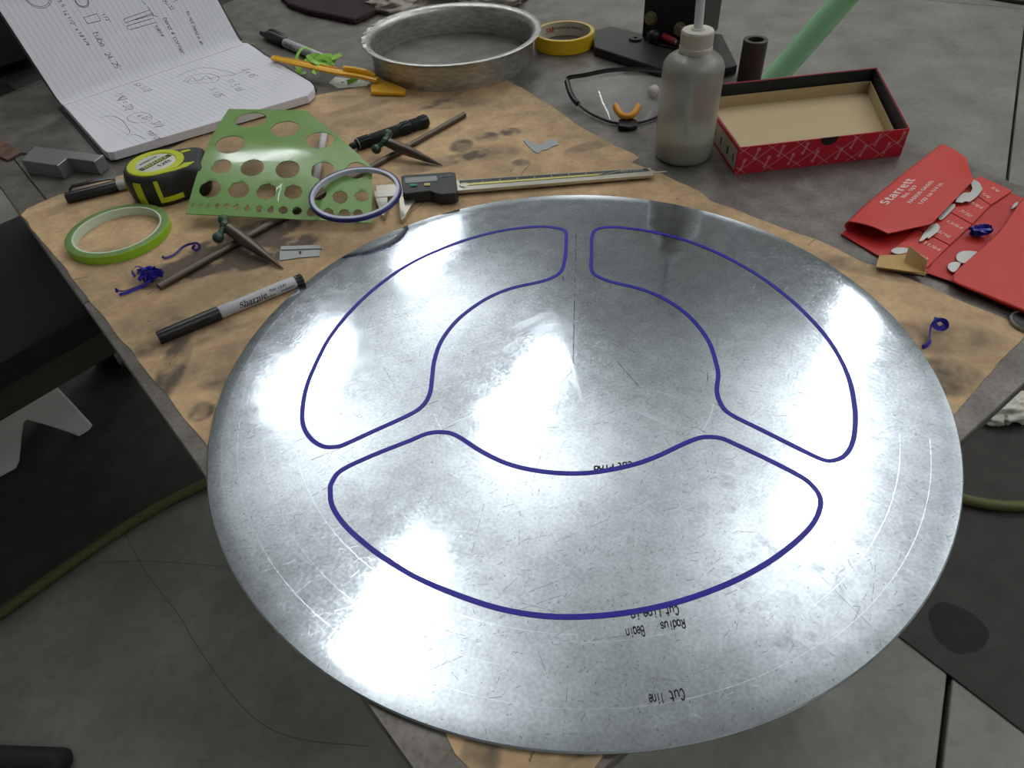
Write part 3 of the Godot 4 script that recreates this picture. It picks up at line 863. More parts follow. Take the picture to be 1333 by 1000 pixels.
func marker(called: String, label: String, a: Vector3, b: Vector3, style: int, barrel_len := 0.0) -> Node3D:
	var L := a.distance_to(b)
	var t := thing(called, label, "marker", Vector3(a.x, TT, a.z), "permanent markers")
	var fr := axis_y(a, b)
	var black := mat(rgb(22, 22, 24), 0.32)
	var grey := mat(rgb(184, 184, 187), 0.4)
	var C := L * 0.405
	var cap_prof := [Vector2(0, 0), Vector2(0.0048, 0), Vector2(0.0055, 0.0006), Vector2(0.0057, 0.004), Vector2(0.0061, C - 0.001), Vector2(0.0059, C), Vector2(0, C)]
	if style == 1:
		C = 0.052
		cap_prof = [Vector2(0, 0), Vector2(0.005, 0), Vector2(0.0058, 0.0008), Vector2(0.0063, C - 0.001), Vector2(0.0061, C), Vector2(0, C)]
	elif style == 2:
		C = L * 0.38
		cap_prof = [Vector2(0, 0), Vector2(0.0028, 0), Vector2(0.0036, 0.001), Vector2(0.0042, 0.012), Vector2(0.0066, 0.02), Vector2(0.0068, C - 0.001), Vector2(0.0066, C), Vector2(0, C)]
	var m := nb(t)
	m.xf = fr
	m.lathe(cap_prof, 28)
	var cap := part("cap", m, black, t)
	var br := 0.0055 if style < 2 else 0.0064
	var E := L * 0.945 if style == 0 else L
	m = nb(t)
	m.xf = fr
	m.lathe([Vector2(0, C + 0.0002), Vector2(br - 0.0003, C + 0.0002), Vector2(br, C + 0.001), Vector2(br, E - 0.001), Vector2(br - 0.0005, E - 0.0002), Vector2(0, E - 0.0002)], 28)
	var barrel := part("barrel", m, grey, t)
	if style == 0:
		m = nb(t)
		m.xf = fr
		m.lathe([Vector2(0, E), Vector2(0.0050, E), Vector2(0.0050, E + 0.003), Vector2(0.0046, E + 0.0034), Vector2(0.0048, L - 0.001), Vector2(0.0042, L), Vector2(0, L)], 24)
		for k in 16:
			var q := TAU * k / 16
			m.box(Vector3(cos(q) * 0.0048, (E + L) / 2 + 0.001, sin(q) * 0.0048), Vector3(0.0006, (L - E) * 0.6, 0.0006))
		part("end_plug", m, black, t)
	if style > 0:
		m = nb(t)
		var s0 := 0.006 if style == 1 else 0.02
		var path := []
		for q in [[s0, 0.0062], [s0 + 0.004, 0.0095], [C * 0.6, 0.0098], [C - 0.004, 0.0088], [C + 0.001, 0.0072]]:
			path.append(fr * Vector3(-q[1] * 0.5, q[0], q[1] * 0.87))
		m.band(path, 0.0042, 0.0013)
		part("clip", m, black, cap)
	# print on the barrel
	var dir := (b - a).normalized()
	var mid := a + dir * ((C + E) / 2)
	var n := (Vector3(-0.044, 1.274, 0.386) - mid)
	n = (n - dir * n.dot(dir)).normalized()
	var u := n.cross(dir).normalized()
	var ink := mat(rgb(24, 26, 48), 0.5)
	m = nb(t)
	var serif := SystemFont.new()
	serif.font_names = PackedStringArray(["Droid Serif"])
	serif.font_weight = 700
	var sans := SystemFont.new()
	sans.font_names = PackedStringArray(["Droid Sans"])
	sans.font_weight = 700
	var flip := -1.0 if style == 2 else 1.0
	var on := func(s: float, y0: float, slant: float) -> Callable:
		return func(x: float, y: float) -> Vector3:
			var ph := (y + y0) / br
			return a + dir * (s + x + y * slant) + (n * cos(ph) + u * sin(ph)) * (br + 0.00012)
	if style != 1:
		var s1 := C + (0.017 if style == 0 else 0.006)
		m.print_text("Sharpie", serif, 0.0046, on.call(s1, -0.001, 0.3))
		m.print_text("Permanent Marker", sans, 0.0011, on.call(s1 + 0.003, -0.0035, 0.1))
		if style == 0:
			m.print_text("fine", sans, 0.0016, on.call(s1 + 0.028, 0.001, 0.2))
			m.print_text("(AP)", sans, 0.0028, on.call(s1 + 0.036, 0.0008, 0.2))
			m.print_text("nontoxic", sans, 0.001, on.call(s1 + 0.037, -0.0028, 0.1))
		part("lettering", m, ink, barrel)
	return t

func build_markers() -> void:
	marker("marker", "grey barrelled black capped marker lying between the razor blade and the disc", Vector3(-0.333, 0.9025, -0.0769), Vector3(-0.2245, 0.9023, -0.1467), 0)
	marker("marker", "black capped marker with a clip, half hidden behind the tape measure", Vector3(-0.5083, 0.9029, -0.3265), Vector3(-0.4503, 0.9025, -0.3505), 1)
	marker("marker", "fine tipped marker with pointed black cap beside the green tape scraps", Vector3(-0.396, 0.9035, -0.8143), Vector3(-0.2714, 0.9035, -0.6751), 2)

func build_tape_measure() -> void:
	var c := Vector3(-0.4031, TT + 0.0006, -0.3349)
	var t := thing("tape_measure", "black and lime tape measure lying flat beside the green template", "tape measure", c)
	var X := Vector3(0.97, 0, -0.22).normalized()
	var fr := Transform3D(Basis(X, Vector3.UP, X.cross(Vector3.UP)), c)
	var rho := func(a: float) -> float:
		var r := 0.0352
		if cos(a) > 0.05:
			var bx := minf(0.050 / cos(a), 0.0285 / maxf(0.001, absf(sin(a))))
			r = r + 0.5 * (bx - r + sqrt((bx - r) * (bx - r) + 0.000016)) - 0.0005
			r = minf(r, 0.054)
		return r
	var lev := [[0.0, 0.86], [0.0015, 0.93], [0.005, 0.985], [0.011, 1.0], [0.021, 1.0], [0.027, 0.99], [0.031, 0.955], [0.0332, 0.9], [0.0338, 0.86]]
	var prof := func(y: float) -> float:
		for i in lev.size() - 1:
			if y <= lev[i + 1][0]:
				return remap(y, lev[i][0], lev[i + 1][0], lev[i][1], lev[i + 1][1])
		return 0.86
	var m := nb(t)
	m.xf = fr
	m.smooth = true
	var N := 72
	for i in lev.size() - 1:
		for k in N:
			var a0 := TAU * k / N
			var a1 := TAU * (k + 1) / N if k < N - 1 else 0.0
			var r0: float = rho.call(a0)
			var r1: float = rho.call(a1)
			var p := func(a: float, r: float, q: Array) -> Vector3: return Vector3(cos(a) * r * q[1], q[0], sin(a) * r * q[1])
			m.quad(p.call(a0, r0, lev[i]), p.call(a0, r0, lev[i + 1]), p.call(a1, r1, lev[i + 1]), p.call(a1, r1, lev[i]))
	m.smooth = false
	var top := PackedVector2Array()
	for k in N:
		var a := TAU * k / N
		top.append(Vector2(cos(a), sin(a)) * rho.call(a) * 0.861)
	m.ext(top, 0.0005, 0.0338)
	var body := part("body", m, mat(rgb(34, 35, 38), 0.55), t)
	var lime := mat(rgb(196, 204, 28), 0.42)
	m = nb(t)
	m.xf = fr
	m.lathe([Vector2(0.0205, 0.0330), Vector2(0.0290, 0.0330), Vector2(0.0292, 0.0345), Vector2(0.0284, 0.0353), Vector2(0.0215, 0.0353), Vector2(0.0206, 0.0345), Vector2(0.0205, 0.0330)], 56)
	var rim := part("rim", m, lime, t)
	m = nb(t)
	m.xf = fr
	m.ext(PackedVector2Array([Vector2(0.008, 0.0275), Vector2(0.0215, 0.0255), Vector2(0.033, 0.021), Vector2(0.0405, 0.0125), Vector2(0.034, 0.0125), Vector2(0.0295, 0.0115), Vector2(0.027, 0.016), Vector2(0.02, 0.0225)]), 0.0335, 0.0347, 0.0003, false)
	part("swoosh", m, lime, rim)
	m = nb(t)
	m.xf = fr
	m.ext(PackedVector2Array([Vector2(0.0265, -0.014), Vector2(0.036, -0.016), Vector2(0.034, -0.0195), Vector2(0.024, -0.0185)]), 0.0335, 0.0347, 0.0003, false)
	part("swoosh", m, lime, rim)
	m = nb(t)
	m.xf = fr
	m.lathe([Vector2(0.0204, 0.0339), Vector2(0.0204, 0.0344), Vector2(0.0198, 0.0346), Vector2(0, 0.0346)], 48)
	var face := part("label_plate", m, mat(rgb(206, 206, 198), 0.4), t)
	# print: runs up to the right
	var tx := Vector3(0.86, 0, -0.51).rotated(Vector3.UP, 0.42)
	var lf := frame(c + Vector3(0, 0.0348, 0), tx, Vector3.UP.cross(tx))
	var sans := SystemFont.new()
	sans.font_names = PackedStringArray(["Droid Sans"])
	sans.font_weight = 700
	var ink := mat(rgb(26, 28, 26), 0.5)
	m = nb(t)
	var bp := PackedVector2Array()
	for q in [[-0.0192, -0.0036], [0.0192, -0.0036], [0.0192, 0.0036], [-0.0192, 0.0036]]:
		var w := lf * Vector3(q[0], q[1], 0)
		bp.append(Vector2(w.x, w.z))
	m.ext(bp, c.y + 0.0346, c.y + 0.03475)
	part("print_band", m, mat(rgb(60, 64, 30), 0.5), face)
	m = nb(t)
	m.print_text("SELFLOCK", sans, 0.0046, func(x, y): return lf * Vector3(x, y, 0.0001), true)
	part("lettering", m, mat(rgb(206, 216, 92), 0.45), face)
	m = nb(t)
	m.print_text("12ft", sans, 0.0062, func(x, y): return lf * Vector3(x + 0.003, y - 0.0105, 0.0001), true)
	m.print_text("KOMELON", sans, 0.0032, func(x, y): return lf * Vector3(x - 0.001, y + 0.0105, 0.0001), true)
	part("lettering", m, ink, face)
	for s in [[2.02, 2.28, 0.004, 0.029], [1.5, 1.62, 0.012, 0.03], [0.95, 1.62, 0.006, 0.0115], [2.75, 2.86, 0.012, 0.029]]:
		m = nb(t)
		m.xf = fr
		m.shell(8, 8, func(u, v):
			var a := lerpf(s[0], s[1], u)
			var y := lerpf(s[2], s[3], v)
			var r: float = rho.call(a) * prof.call(y) + 0.0007
			return Vector3(cos(a) * r, y, sin(a) * r), 0.0006, true)
		part("grip_stripe", m, lime, body)

func roll(called: String, label: String, cat: String, c: Vector3, ri: float, ro: float, h: float, core: float, mt: Material, mc: Material, side: Material = null) -> Node3D:
	var t := thing(called, label, cat, c)
	var m := nb(t)
	m.xf = Transform3D(Basis(), c)
	m.lathe([Vector2(ri + core, 0), Vector2(ro - 0.0003, 0), Vector2(ro, 0.0004), Vector2(ro, h - 0.0004), Vector2(ro - 0.0003, h), Vector2(ri + core, h)], 96)
	part("tape", m, mt, t)
	if side:
		m = nb(t)
		m.xf = Transform3D(Basis(), c)
		m.lathe([Vector2(ro - 0.0004, h), Vector2(ro - 0.0006, h + 0.0001), Vector2(ri + core, h + 0.0001)], 96)
		part("wound_side", m, side, t)
	m = nb(t)
	m.xf = Transform3D(Basis(), c)
	m.lathe([Vector2(ri, h + 0.0002), Vector2(ri, -0.0), Vector2(ri + core, -0.0), Vector2(ri + core, h + 0.0002), Vector2(ri, h + 0.0002)], 96)
	part("core", m, mc, t)
	return t

func build_rolls() -> void:
	roll("tape_roll", "narrow lime green tape roll lying on the brown paper", "tape roll", Vector3(-0.4255, TT + 0.0006, -0.2497), 0.0408, 0.0492, 0.0085, 0.0016, mat(rgb(148, 196, 40), 0.4), mat(rgb(206, 222, 200), 0.5), mat(rgb(108, 140, 72), 0.5))
	roll("tape_roll", "thin blue tape roll with a pale core lying on the green template", "tape roll", Vector3(-0.1848, TT + 0.0235, -0.2570), 0.0407, 0.0457, 0.0040, 0.0030, mat(rgb(28, 22, 112), 0.4), mat(rgb(190, 194, 214), 0.4), mat(rgb(40, 36, 96), 0.4))
	var bt := get_node("tape_roll_001") as Node3D
	bt.rotate(Vector3.RIGHT, deg_to_rad(4.0))
	var y := roll("tape_roll", "wide yellow masking tape roll standing beside the aluminium ring", "tape roll", Vector3(0.0664, TT + 0.0006, -0.6905), 0.0375, 0.0428, 0.019, 0.0012, mat(rgb(232, 190, 20), 0.5), mat(rgb(196, 188, 166), 0.7), mat(rgb(214, 178, 70), 0.6))
	# print inside the core
	var c := y.position
	var ri := 0.0374
	var sans := SystemFont.new()
	sans.font_names = PackedStringArray(["Droid Sans"])
	sans.font_weight = 700
	for s in [["3M", 0.0075, -2.28, 0.0098, rgb(190, 30, 36)], ["Automotive Refinish", 0.0036, -1.98, 0.0112, rgb(36, 36, 34)]]:
		var m := nb(y)
		m.print_text(s[0], sans, s[1], func(x, yy):
			var a: float = s[2] + x / ri
			return c + Vector3(cos(a) * ri, s[3] + yy, sin(a) * ri), false)
		part("lettering", m, mat(s[4], 0.6), y.get_node("core"))

func build_ring() -> void:
	var c := Vector3(-0.0935, TT + 0.0006, -0.6640)
	var t := thing("aluminium_ring", "shallow open aluminium ring with a rolled flange behind the paper", "metal ring", c)
	var m := nb(t)
	m.xf = Transform3D(Basis(), c)
	m.lathe([Vector2(0.1106, 0), Vector2(0.1126, 0), Vector2(0.1128, 0.02), Vector2(0.1132, 0.030), Vector2(0.1145, 0.0335), Vector2(0.1175, 0.0352), Vector2(0.1245, 0.0362), Vector2(0.1250, 0.0370), Vector2(0.1243, 0.0378), Vector2(0.1185, 0.0374), Vector2(0.1150, 0.0360), Vector2(0.1122, 0.0330), Vector2(0.1110, 0.028), Vector2(0.1106, 0)], 128, 0.0, TAU, 60.0)
	var al := mat(rgb(214, 214, 212), 1.0, 0.85, {"uv1_scale": Vector3(6, 30, 1)})
	al.roughness_texture = noise_tex(256, 0.03, 4, 61, [[0.0, Color(0.3, 0.3, 0.3)], [1.0, Color(0.46, 0.46, 0.46)]])
	al.albedo_texture = noise_tex(256, 0.02, 4, 62, [[0.0, rgb(190, 188, 182)], [1.0, rgb(250, 250, 250)]])
	part("wall", m, al, t)
	# hammer facets left on the flange's left side
	m = nb(t)
	m.xf = Transform3D(Basis(), c)
	for k in 9:
		var a := PI * (0.86 + 0.045 * k)
		var q := Vector3(cos(a), 0, sin(a))
		m.xf = Transform3D(Basis(Vector3(-q.z, 0.10 * (1 if k % 2 else -1), q.x).normalized(), Vector3.UP, q), c + q * 0.1213 + Vector3(0, 0.0374, 0))
		m.box(Vector3.ZERO, Vector3(0.009, 0.0012, 0.006), 0.0005)
	part("hammer_mark", m, al, t)

const TPL := {"W": 0.1916, "H": 0.1849}

func tpl(x: float, y: float) -> Vector3:
	# the template sheet: its corners rest on the tools below and its middle is bowed up
	var s: float = x / TPL.W
	var v: float = y / TPL.H
	var a := Vector3(-0.3586, 0.9105, -0.2619)
	var b := Vector3(-0.1698, 0.9045, -0.2296)
	var c := Vector3(-0.1769, 0.9285, -0.4307)
	var d := Vector3(-0.3487, 0.9385, -0.4444)
	var p := a.lerp(b, s).lerp(d.lerp(c, s), v)
	return p + Vector3(0, 0.009 * sin(PI * clampf(v, 0, 1)) , 0)

func clip_cell(cell: PackedVector2Array, holes: Array, out: Array) -> void:
	for h in holes:
		var r := Rect2(cell[0], Vector2.ZERO)
		for p in cell:
			r = r.expand(p)
		var c: Vector2 = h[0]
		var q: float = h[1] * 1.02
		if c.x - q > r.position.x - 1e-5 and c.x + q < r.end.x + 1e-5 and c.y - q > r.position.y - 1e-5 and c.y + q < r.end.y + 1e-5:
			for side in 2:
				var x0 := r.position.x - 0.001 if side == 0 else c.x
				var x1 := c.x if side == 0 else r.end.x + 0.001
				for piece in Geometry2D.intersect_polygons(cell, PackedVector2Array([Vector2(x0, r.position.y - 0.001), Vector2(x1, r.position.y - 0.001), Vector2(x1, r.end.y + 0.001), Vector2(x0, r.end.y + 0.001)])):
					clip_cell(piece, holes, out)
			return
	var pieces := [cell]
	for h in holes:
		var next := []
		for p in pieces:
			for q in Geometry2D.clip_polygons(p, circle2(h[1], 30, h[0])):
				if not Geometry2D.is_polygon_clockwise(q):
					next.append(q)
		pieces = next
	out.append_array(pieces)

func build_template() -> void:
	var o := solo("circle_template", "translucent green circle template with many round holes, bowed over the tools", "template", Vector3(-0.3057, 0.8965, -0.3562))
	var W: float = TPL.W
	var H: float = TPL.H
	var holes := []
	for h in [[0.0362, 0.1578, 0.0191], [0.0830, 0.1388, 0.0174], [0.1283, 0.1168, 0.0166], [0.0254, 0.1038, 0.0169], [0.0245, 0.0662, 0.0111], [0.0591, 0.0658, 0.0129], [0.0985, 0.0653, 0.0133], [0.1375, 0.0650, 0.0134], [0.1740, 0.0673, 0.0122], [0.0190, 0.0338, 0.0119], [0.0502, 0.0341, 0.0114], [0.0801, 0.0335, 0.0110], [0.1082, 0.0341, 0.0099], [0.1349, 0.0337, 0.0091], [0.1584, 0.0298, 0.0083], [0.1815, 0.0322, 0.0075], [0.0048, 0.0111, 0.0016], [0.0131, 0.0115, 0.0018], [0.0214, 0.0117, 0.0024], [0.0308, 0.0118, 0.0028], [0.0412, 0.0118, 0.0032], [0.0516, 0.0117, 0.0035], [0.0631, 0.0106, 0.0037], [0.0755, 0.0105, 0.0041], [0.0878, 0.0104, 0.0043], [0.1006, 0.0102, 0.0049], [0.1150, 0.0102, 0.0053], [0.1307, 0.0094, 0.0060], [0.1469, 0.0091, 0.0064], [0.1640, 0.0089, 0.0062], [0.1780, 0.0101, 0.0054]]:
		holes.append([Vector2(h[0], h[1]), h[2]])
	var plate := PackedVector2Array([Vector2(0, 0), Vector2(W, 0), Vector2(W, 0.0720), Vector2(0.1001, H), Vector2(0, H)])
	var m := nb(o)
	var th := Vector3(0, -0.0009, 0)
	var NX := 6
	var NY := 12
	for i in NX:
		for j in NY:
			var cell := PackedVector2Array([Vector2(W * i / NX, H * j / NY), Vector2(W * (i + 1) / NX, H * j / NY), Vector2(W * (i + 1) / NX, H * (j + 1) / NY), Vector2(W * i / NX, H * (j + 1) / NY)])
			for base_ in Geometry2D.intersect_polygons(cell, plate):
				var out := []
				clip_cell(base_, holes, out)
				for P in out:
					var ix := Geometry2D.triangulate_polygon(P)
					m.smooth = true
					for k in range(0, ix.size(), 3):
						var a: Vector2 = P[ix[k]]
						var b: Vector2 = P[ix[k + 1]]
						var c: Vector2 = P[ix[k + 2]]
						if (b - a).cross(c - a) < 0:
							var s := b
							b = c
							c = s
						var A := tpl(a.x, a.y)
						var B := tpl(b.x, b.y)
						var C := tpl(c.x, c.y)
						m.grp = 1
						m.tri(A, B, C)
						m.grp = 2
						m.tri(A + th, C + th, B + th)
	m.smooth = false
	for h in holes:
		var cp := circle2(h[1], 30, h[0])
		for k in 30:
			var a := tpl(cp[k].x, cp[k].y)
			var b := tpl(cp[(k + 1) % 30].x, cp[(k + 1) % 30].y)
			m.quad(a, b, b + th, a + th)
	for k in plate.size():
		for q in 10:
			var pa := plate[k].lerp(plate[(k + 1) % plate.size()], q / 10.0)
			var pb := plate[k].lerp(plate[(k + 1) % plate.size()], (q + 1) / 10.0)
			var a := tpl(pa.x, pa.y)
			var b := tpl(pb.x, pb.y)
			m.quad(a, a + th, b + th, b)
	o.mesh = m.mesh()
	var g := mat(Color8(132, 174, 98, 196), 0.12)
	g.transparency = BaseMaterial3D.TRANSPARENCY_ALPHA
	g.backlight_enabled = true
	g.backlight = Color(0.10, 0.18, 0.05)
	o.material_override = g
	# printed size marks and centre ticks
	m = nb(o)
	var sans := SystemFont.new()
	sans.font_names = PackedStringArray(["Droid Sans"])
	var sizes := ["1 3/8", "1 1/4", "1 1/8", "1 1/4", "1", "15/16", "7/8", "13/16", "3/4", "11/16", "5/8", "9/16", "1/2", "7/16", "3/8", "11/32", "5/16"]
	for i in holes.size():
		var c: Vector2 = holes[i][0]
		var r: float = holes[i][1]
		for q in 4:
			var d := Vector2(1, 0).rotated(q * PI / 2)
			var a := c + d * (r + 0.0002)
			var b := c + d * (r + 0.0016)
			if b.x > 0.001 and b.y > 0.001 and b.x < W - 0.001 and b.y < H * 0.98 and (b.x < 0.1001 or b.y < 0.0720):
				var n := d.orthogonal() * 0.00018
				var up := Vector3(0, 0.0001, 0)
				m.quad(tpl(a.x - n.x, a.y - n.y) + up, tpl(b.x - n.x, b.y - n.y) + up, tpl(b.x + n.x, b.y + n.y) + up, tpl(a.x + n.x, a.y + n.y) + up)
		if i < sizes.size():
			m.print_text(sizes[i], sans, 0.002, func(x, y): return tpl(clampf(c.x + x, 0, W), clampf(c.y + r + 0.0012 + y, 0, H)) + Vector3(0, 0.0001, 0), true)
	part("lettering", m, mat(rgb(34, 46, 28), 0.6), o)

func build_beam_trammel() -> void:
	var steel := mat(rgb(98, 89, 79), 0.4, 0.75)
	var green := mat(rgb(54, 80, 62), 0.38, 0.1)
	var t := thing("beam_trammel", "steel rod beam trammel with two pointed heads and green thumbscrews", "trammel", Vector3(-0.3126, 0.8965, -0.2064))
	var a := Vector3(-0.3565, 0.9007, -0.1519)
	var b := Vector3(-0.0781, 0.9007, -0.4704)
	var m := nb(t)
	var fr := axis_y(a, b)
	m.xf = fr
	var L := a.distance_to(b)
	m.lathe([Vector2(0, 0), Vector2(0.0028, 0), Vector2(0.0034, 0.0006), Vector2(0.0034, L - 0.0006), Vector2(0.0028, L), Vector2(0, L)], 20)
	part("beam", m, steel, t)
	for h in [[Vector3(-0.3058, 0.9135, -0.2234), Vector3(-0.2472, 0.8981, -0.1708), Vector3(-0.3139, 0.9105, -0.213), Vector3(-0.3157, 0.9115, -0.2433)], [Vector3(-0.1625, 0.9135, -0.3809), Vector3(-0.1033, 0.8981, -0.3489), Vector3(-0.177, 0.9085, -0.3784), Vector3(-0.1654, 0.9125, -0.4066)]]:
		var p: Vector3 = h[0]
		var q: Vector3 = h[1]
		m = nb(t)
		m.xf = axis_y(p, q)
		var l := p.distance_to(q)
		m.lathe([Vector2(0, 0), Vector2(0.0048, 0), Vector2(0.0056, 0.0008), Vector2(0.0058, l * 0.22), Vector2(0.0056, l * 0.38), Vector2(0.0045, l * 0.55), Vector2(0.0030, l * 0.75), Vector2(0.0011, l * 0.94), Vector2(0.0004, l), Vector2(0, l)], 24)
		var pt := part("point", m, steel, t)
		# wing screw: two lobes on a curved arm through the top of the head
		var k0: Vector3 = h[2]
		var k1: Vector3 = h[3]
		m = nb(t)
		var hub := p - (q - p).normalized() * 0.003
		m.tube(spline([k0, k0.lerp(hub, 0.6) + Vector3(0, 0.001, 0), hub, k1.lerp(hub, 0.6) + Vector3(0, 0.001, 0), k1], 5), 0.0030, 10)
		m.xf = axis_y(hub - (q - p).normalized() * 0.004, hub + (q - p).normalized() * 0.003)
		m.lathe([Vector2(0, 0), Vector2(0.0044, 0), Vector2(0.0052, 0.001), Vector2(0.0052, 0.006), Vector2(0, 0.006)], 18)
		var ws := part("wing_screw", m, green, pt)
		for k in [k0, k1]:
			m = nb(t)
			m.xf = Transform3D(Basis(), k)
			m.lathe([Vector2(0, -0.0052), Vector2(0.0034, -0.0044), Vector2(0.0052, -0.002), Vector2(0.0055, 0.0005), Vector2(0.0046, 0.003), Vector2(0.0025, 0.0045), Vector2(0, 0.005)], 18, 0.0, TAU, 80.0)
			part("screw_lobe", m, green, pt)
	# clamp sleeve on the rod under each head
	for s in [Vector3(-0.2948, 0.9007, -0.2224), Vector3(-0.1486, 0.9007, -0.39)]:
		m = nb(t)
		m.xf = axis_y(s - (b - a).normalized() * 0.006, s + (b - a).normalized() * 0.006)
		m.lathe([Vector2(0.0034, 0), Vector2(0.0042, 0), Vector2(0.0042, 0.012), Vector2(0.0034, 0.012)], 18)
		part("clamp_sleeve", m, steel, t)

func build_penlight() -> void:
	var a := Vector3(-0.2095, 0.9041, -0.3981)
	var b := Vector3(-0.1231, 0.9041, -0.4529)
	var L := a.distance_to(b)
	var t := thing("penlight", "black knurled pocket flashlight lying beside the template's cut corner", "flashlight", Vector3(a.x, TT, a.z))
	var blk := mat(rgb(30, 31, 34), 0.4, 0.4)
	var kn := mat(rgb(26, 27, 29), 0.55, 0.4, {"uv1_scale": Vector3(18, 300, 1)})
	kn.normal_enabled = true
	kn.normal_texture = noise_tex(128, 0.09, 1, 71, [], 6.0, FastNoiseLite.TYPE_CELLULAR)
	var fr := axis_y(a, b)
	var m := nb(t)
	m.xf = fr
	m.lathe([Vector2(0, 0), Vector2(0.0032, 0), Vector2(0.0038, 0.002), Vector2(0.0038, L * 0.07), Vector2(0.0058, L * 0.075), Vector2(0.0062, L * 0.09), Vector2(0.0062, L * 0.26), Vector2(0.0058, L * 0.265), Vector2(0.0056, L * 0.6), Vector2(0.0064, L * 0.615), Vector2(0.0070, L * 0.64), Vector2(0.0070, L * 0.76), Vector2(0.0064, L * 0.77)], 28)
	for k in 10:
		var q := TAU * k / 10
		for seg in [[0.10, 0.24, 0.0062], [0.65, 0.75, 0.0070], [0.89, 0.985, 0.0072]]:
			m.box(Vector3(cos(q) * seg[2], L * (seg[0] + seg[1]) / 2, sin(q) * seg[2]), Vector3(0.0014, L * (seg[1] - seg[0]), 0.0014), 0.0003)
	var body := part("body", m, blk, t)
	m = nb(t)
	m.xf = fr
	m.lathe([Vector2(0.0060, L * 0.265), Vector2(0.0065, L * 0.27), Vector2(0.0065, L * 0.595), Vector2(0.006, L * 0.6)], 28)
	m.lathe([Vector2(0.0066, L * 0.77), Vector2(0.0073, L * 0.78), Vector2(0.0073, L * 0.88), Vector2(0.0068, L * 0.885)], 28)
	part("knurled_grip", m, kn, t)
	m = nb(t)
	m.xf = fr
	m.lathe([Vector2(0.0068, L * 0.885), Vector2(0.0072, L * 0.89), Vector2(0.0073, L * 0.99), Vector2(0.0066, L), Vector2(0.0055, L), Vector2(0.0052, L * 0.985), Vector2(0, L * 0.985)], 28)
	part("head", m, blk, t)
	m = nb(t)
	m.xf = fr
	m.lathe([Vector2(0.00625, L * 0.084), Vector2(0.00655, L * 0.087), Vector2(0.00655, L * 0.097), Vector2(0.00625, L * 0.1)], 28)
	part("trim_ring", m, mat(rgb(120, 122, 124), 0.3, 0.9), body)
	# grey pencil-like tube seen through the template
	var p := Vector3(-0.2388, 0.9025, -0.3185)
	var q := Vector3(-0.2463, 0.9025, -0.4512)
	var g := thing("grey_tube", "pale grey plastic tube lying under the circle template", "tube", Vector3(p.x, TT, p.z))
	m = nb(g)
	m.xf = axis_y(p, q)
	var l := p.distance_to(q)
	m.lathe([Vector2(0, 0), Vector2(0.003, 0), Vector2(0.004, 0.001), Vector2(0.0042, l - 0.002), Vector2(0.0034, l), Vector2(0, l)], 24)
	part("barrel", m, mat(rgb(206, 204, 202), 0.45), g)
	m = nb(g)
	m.xf = axis_y(p, q)
	m.lathe([Vector2(0.0026, -0.012), Vector2(0.0038, -0.010), Vector2(0.0043, -0.001), Vector2(0.0036, -0.0002)], 24)
	part("end_cap", m, mat(rgb(60, 58, 56), 0.5), g)

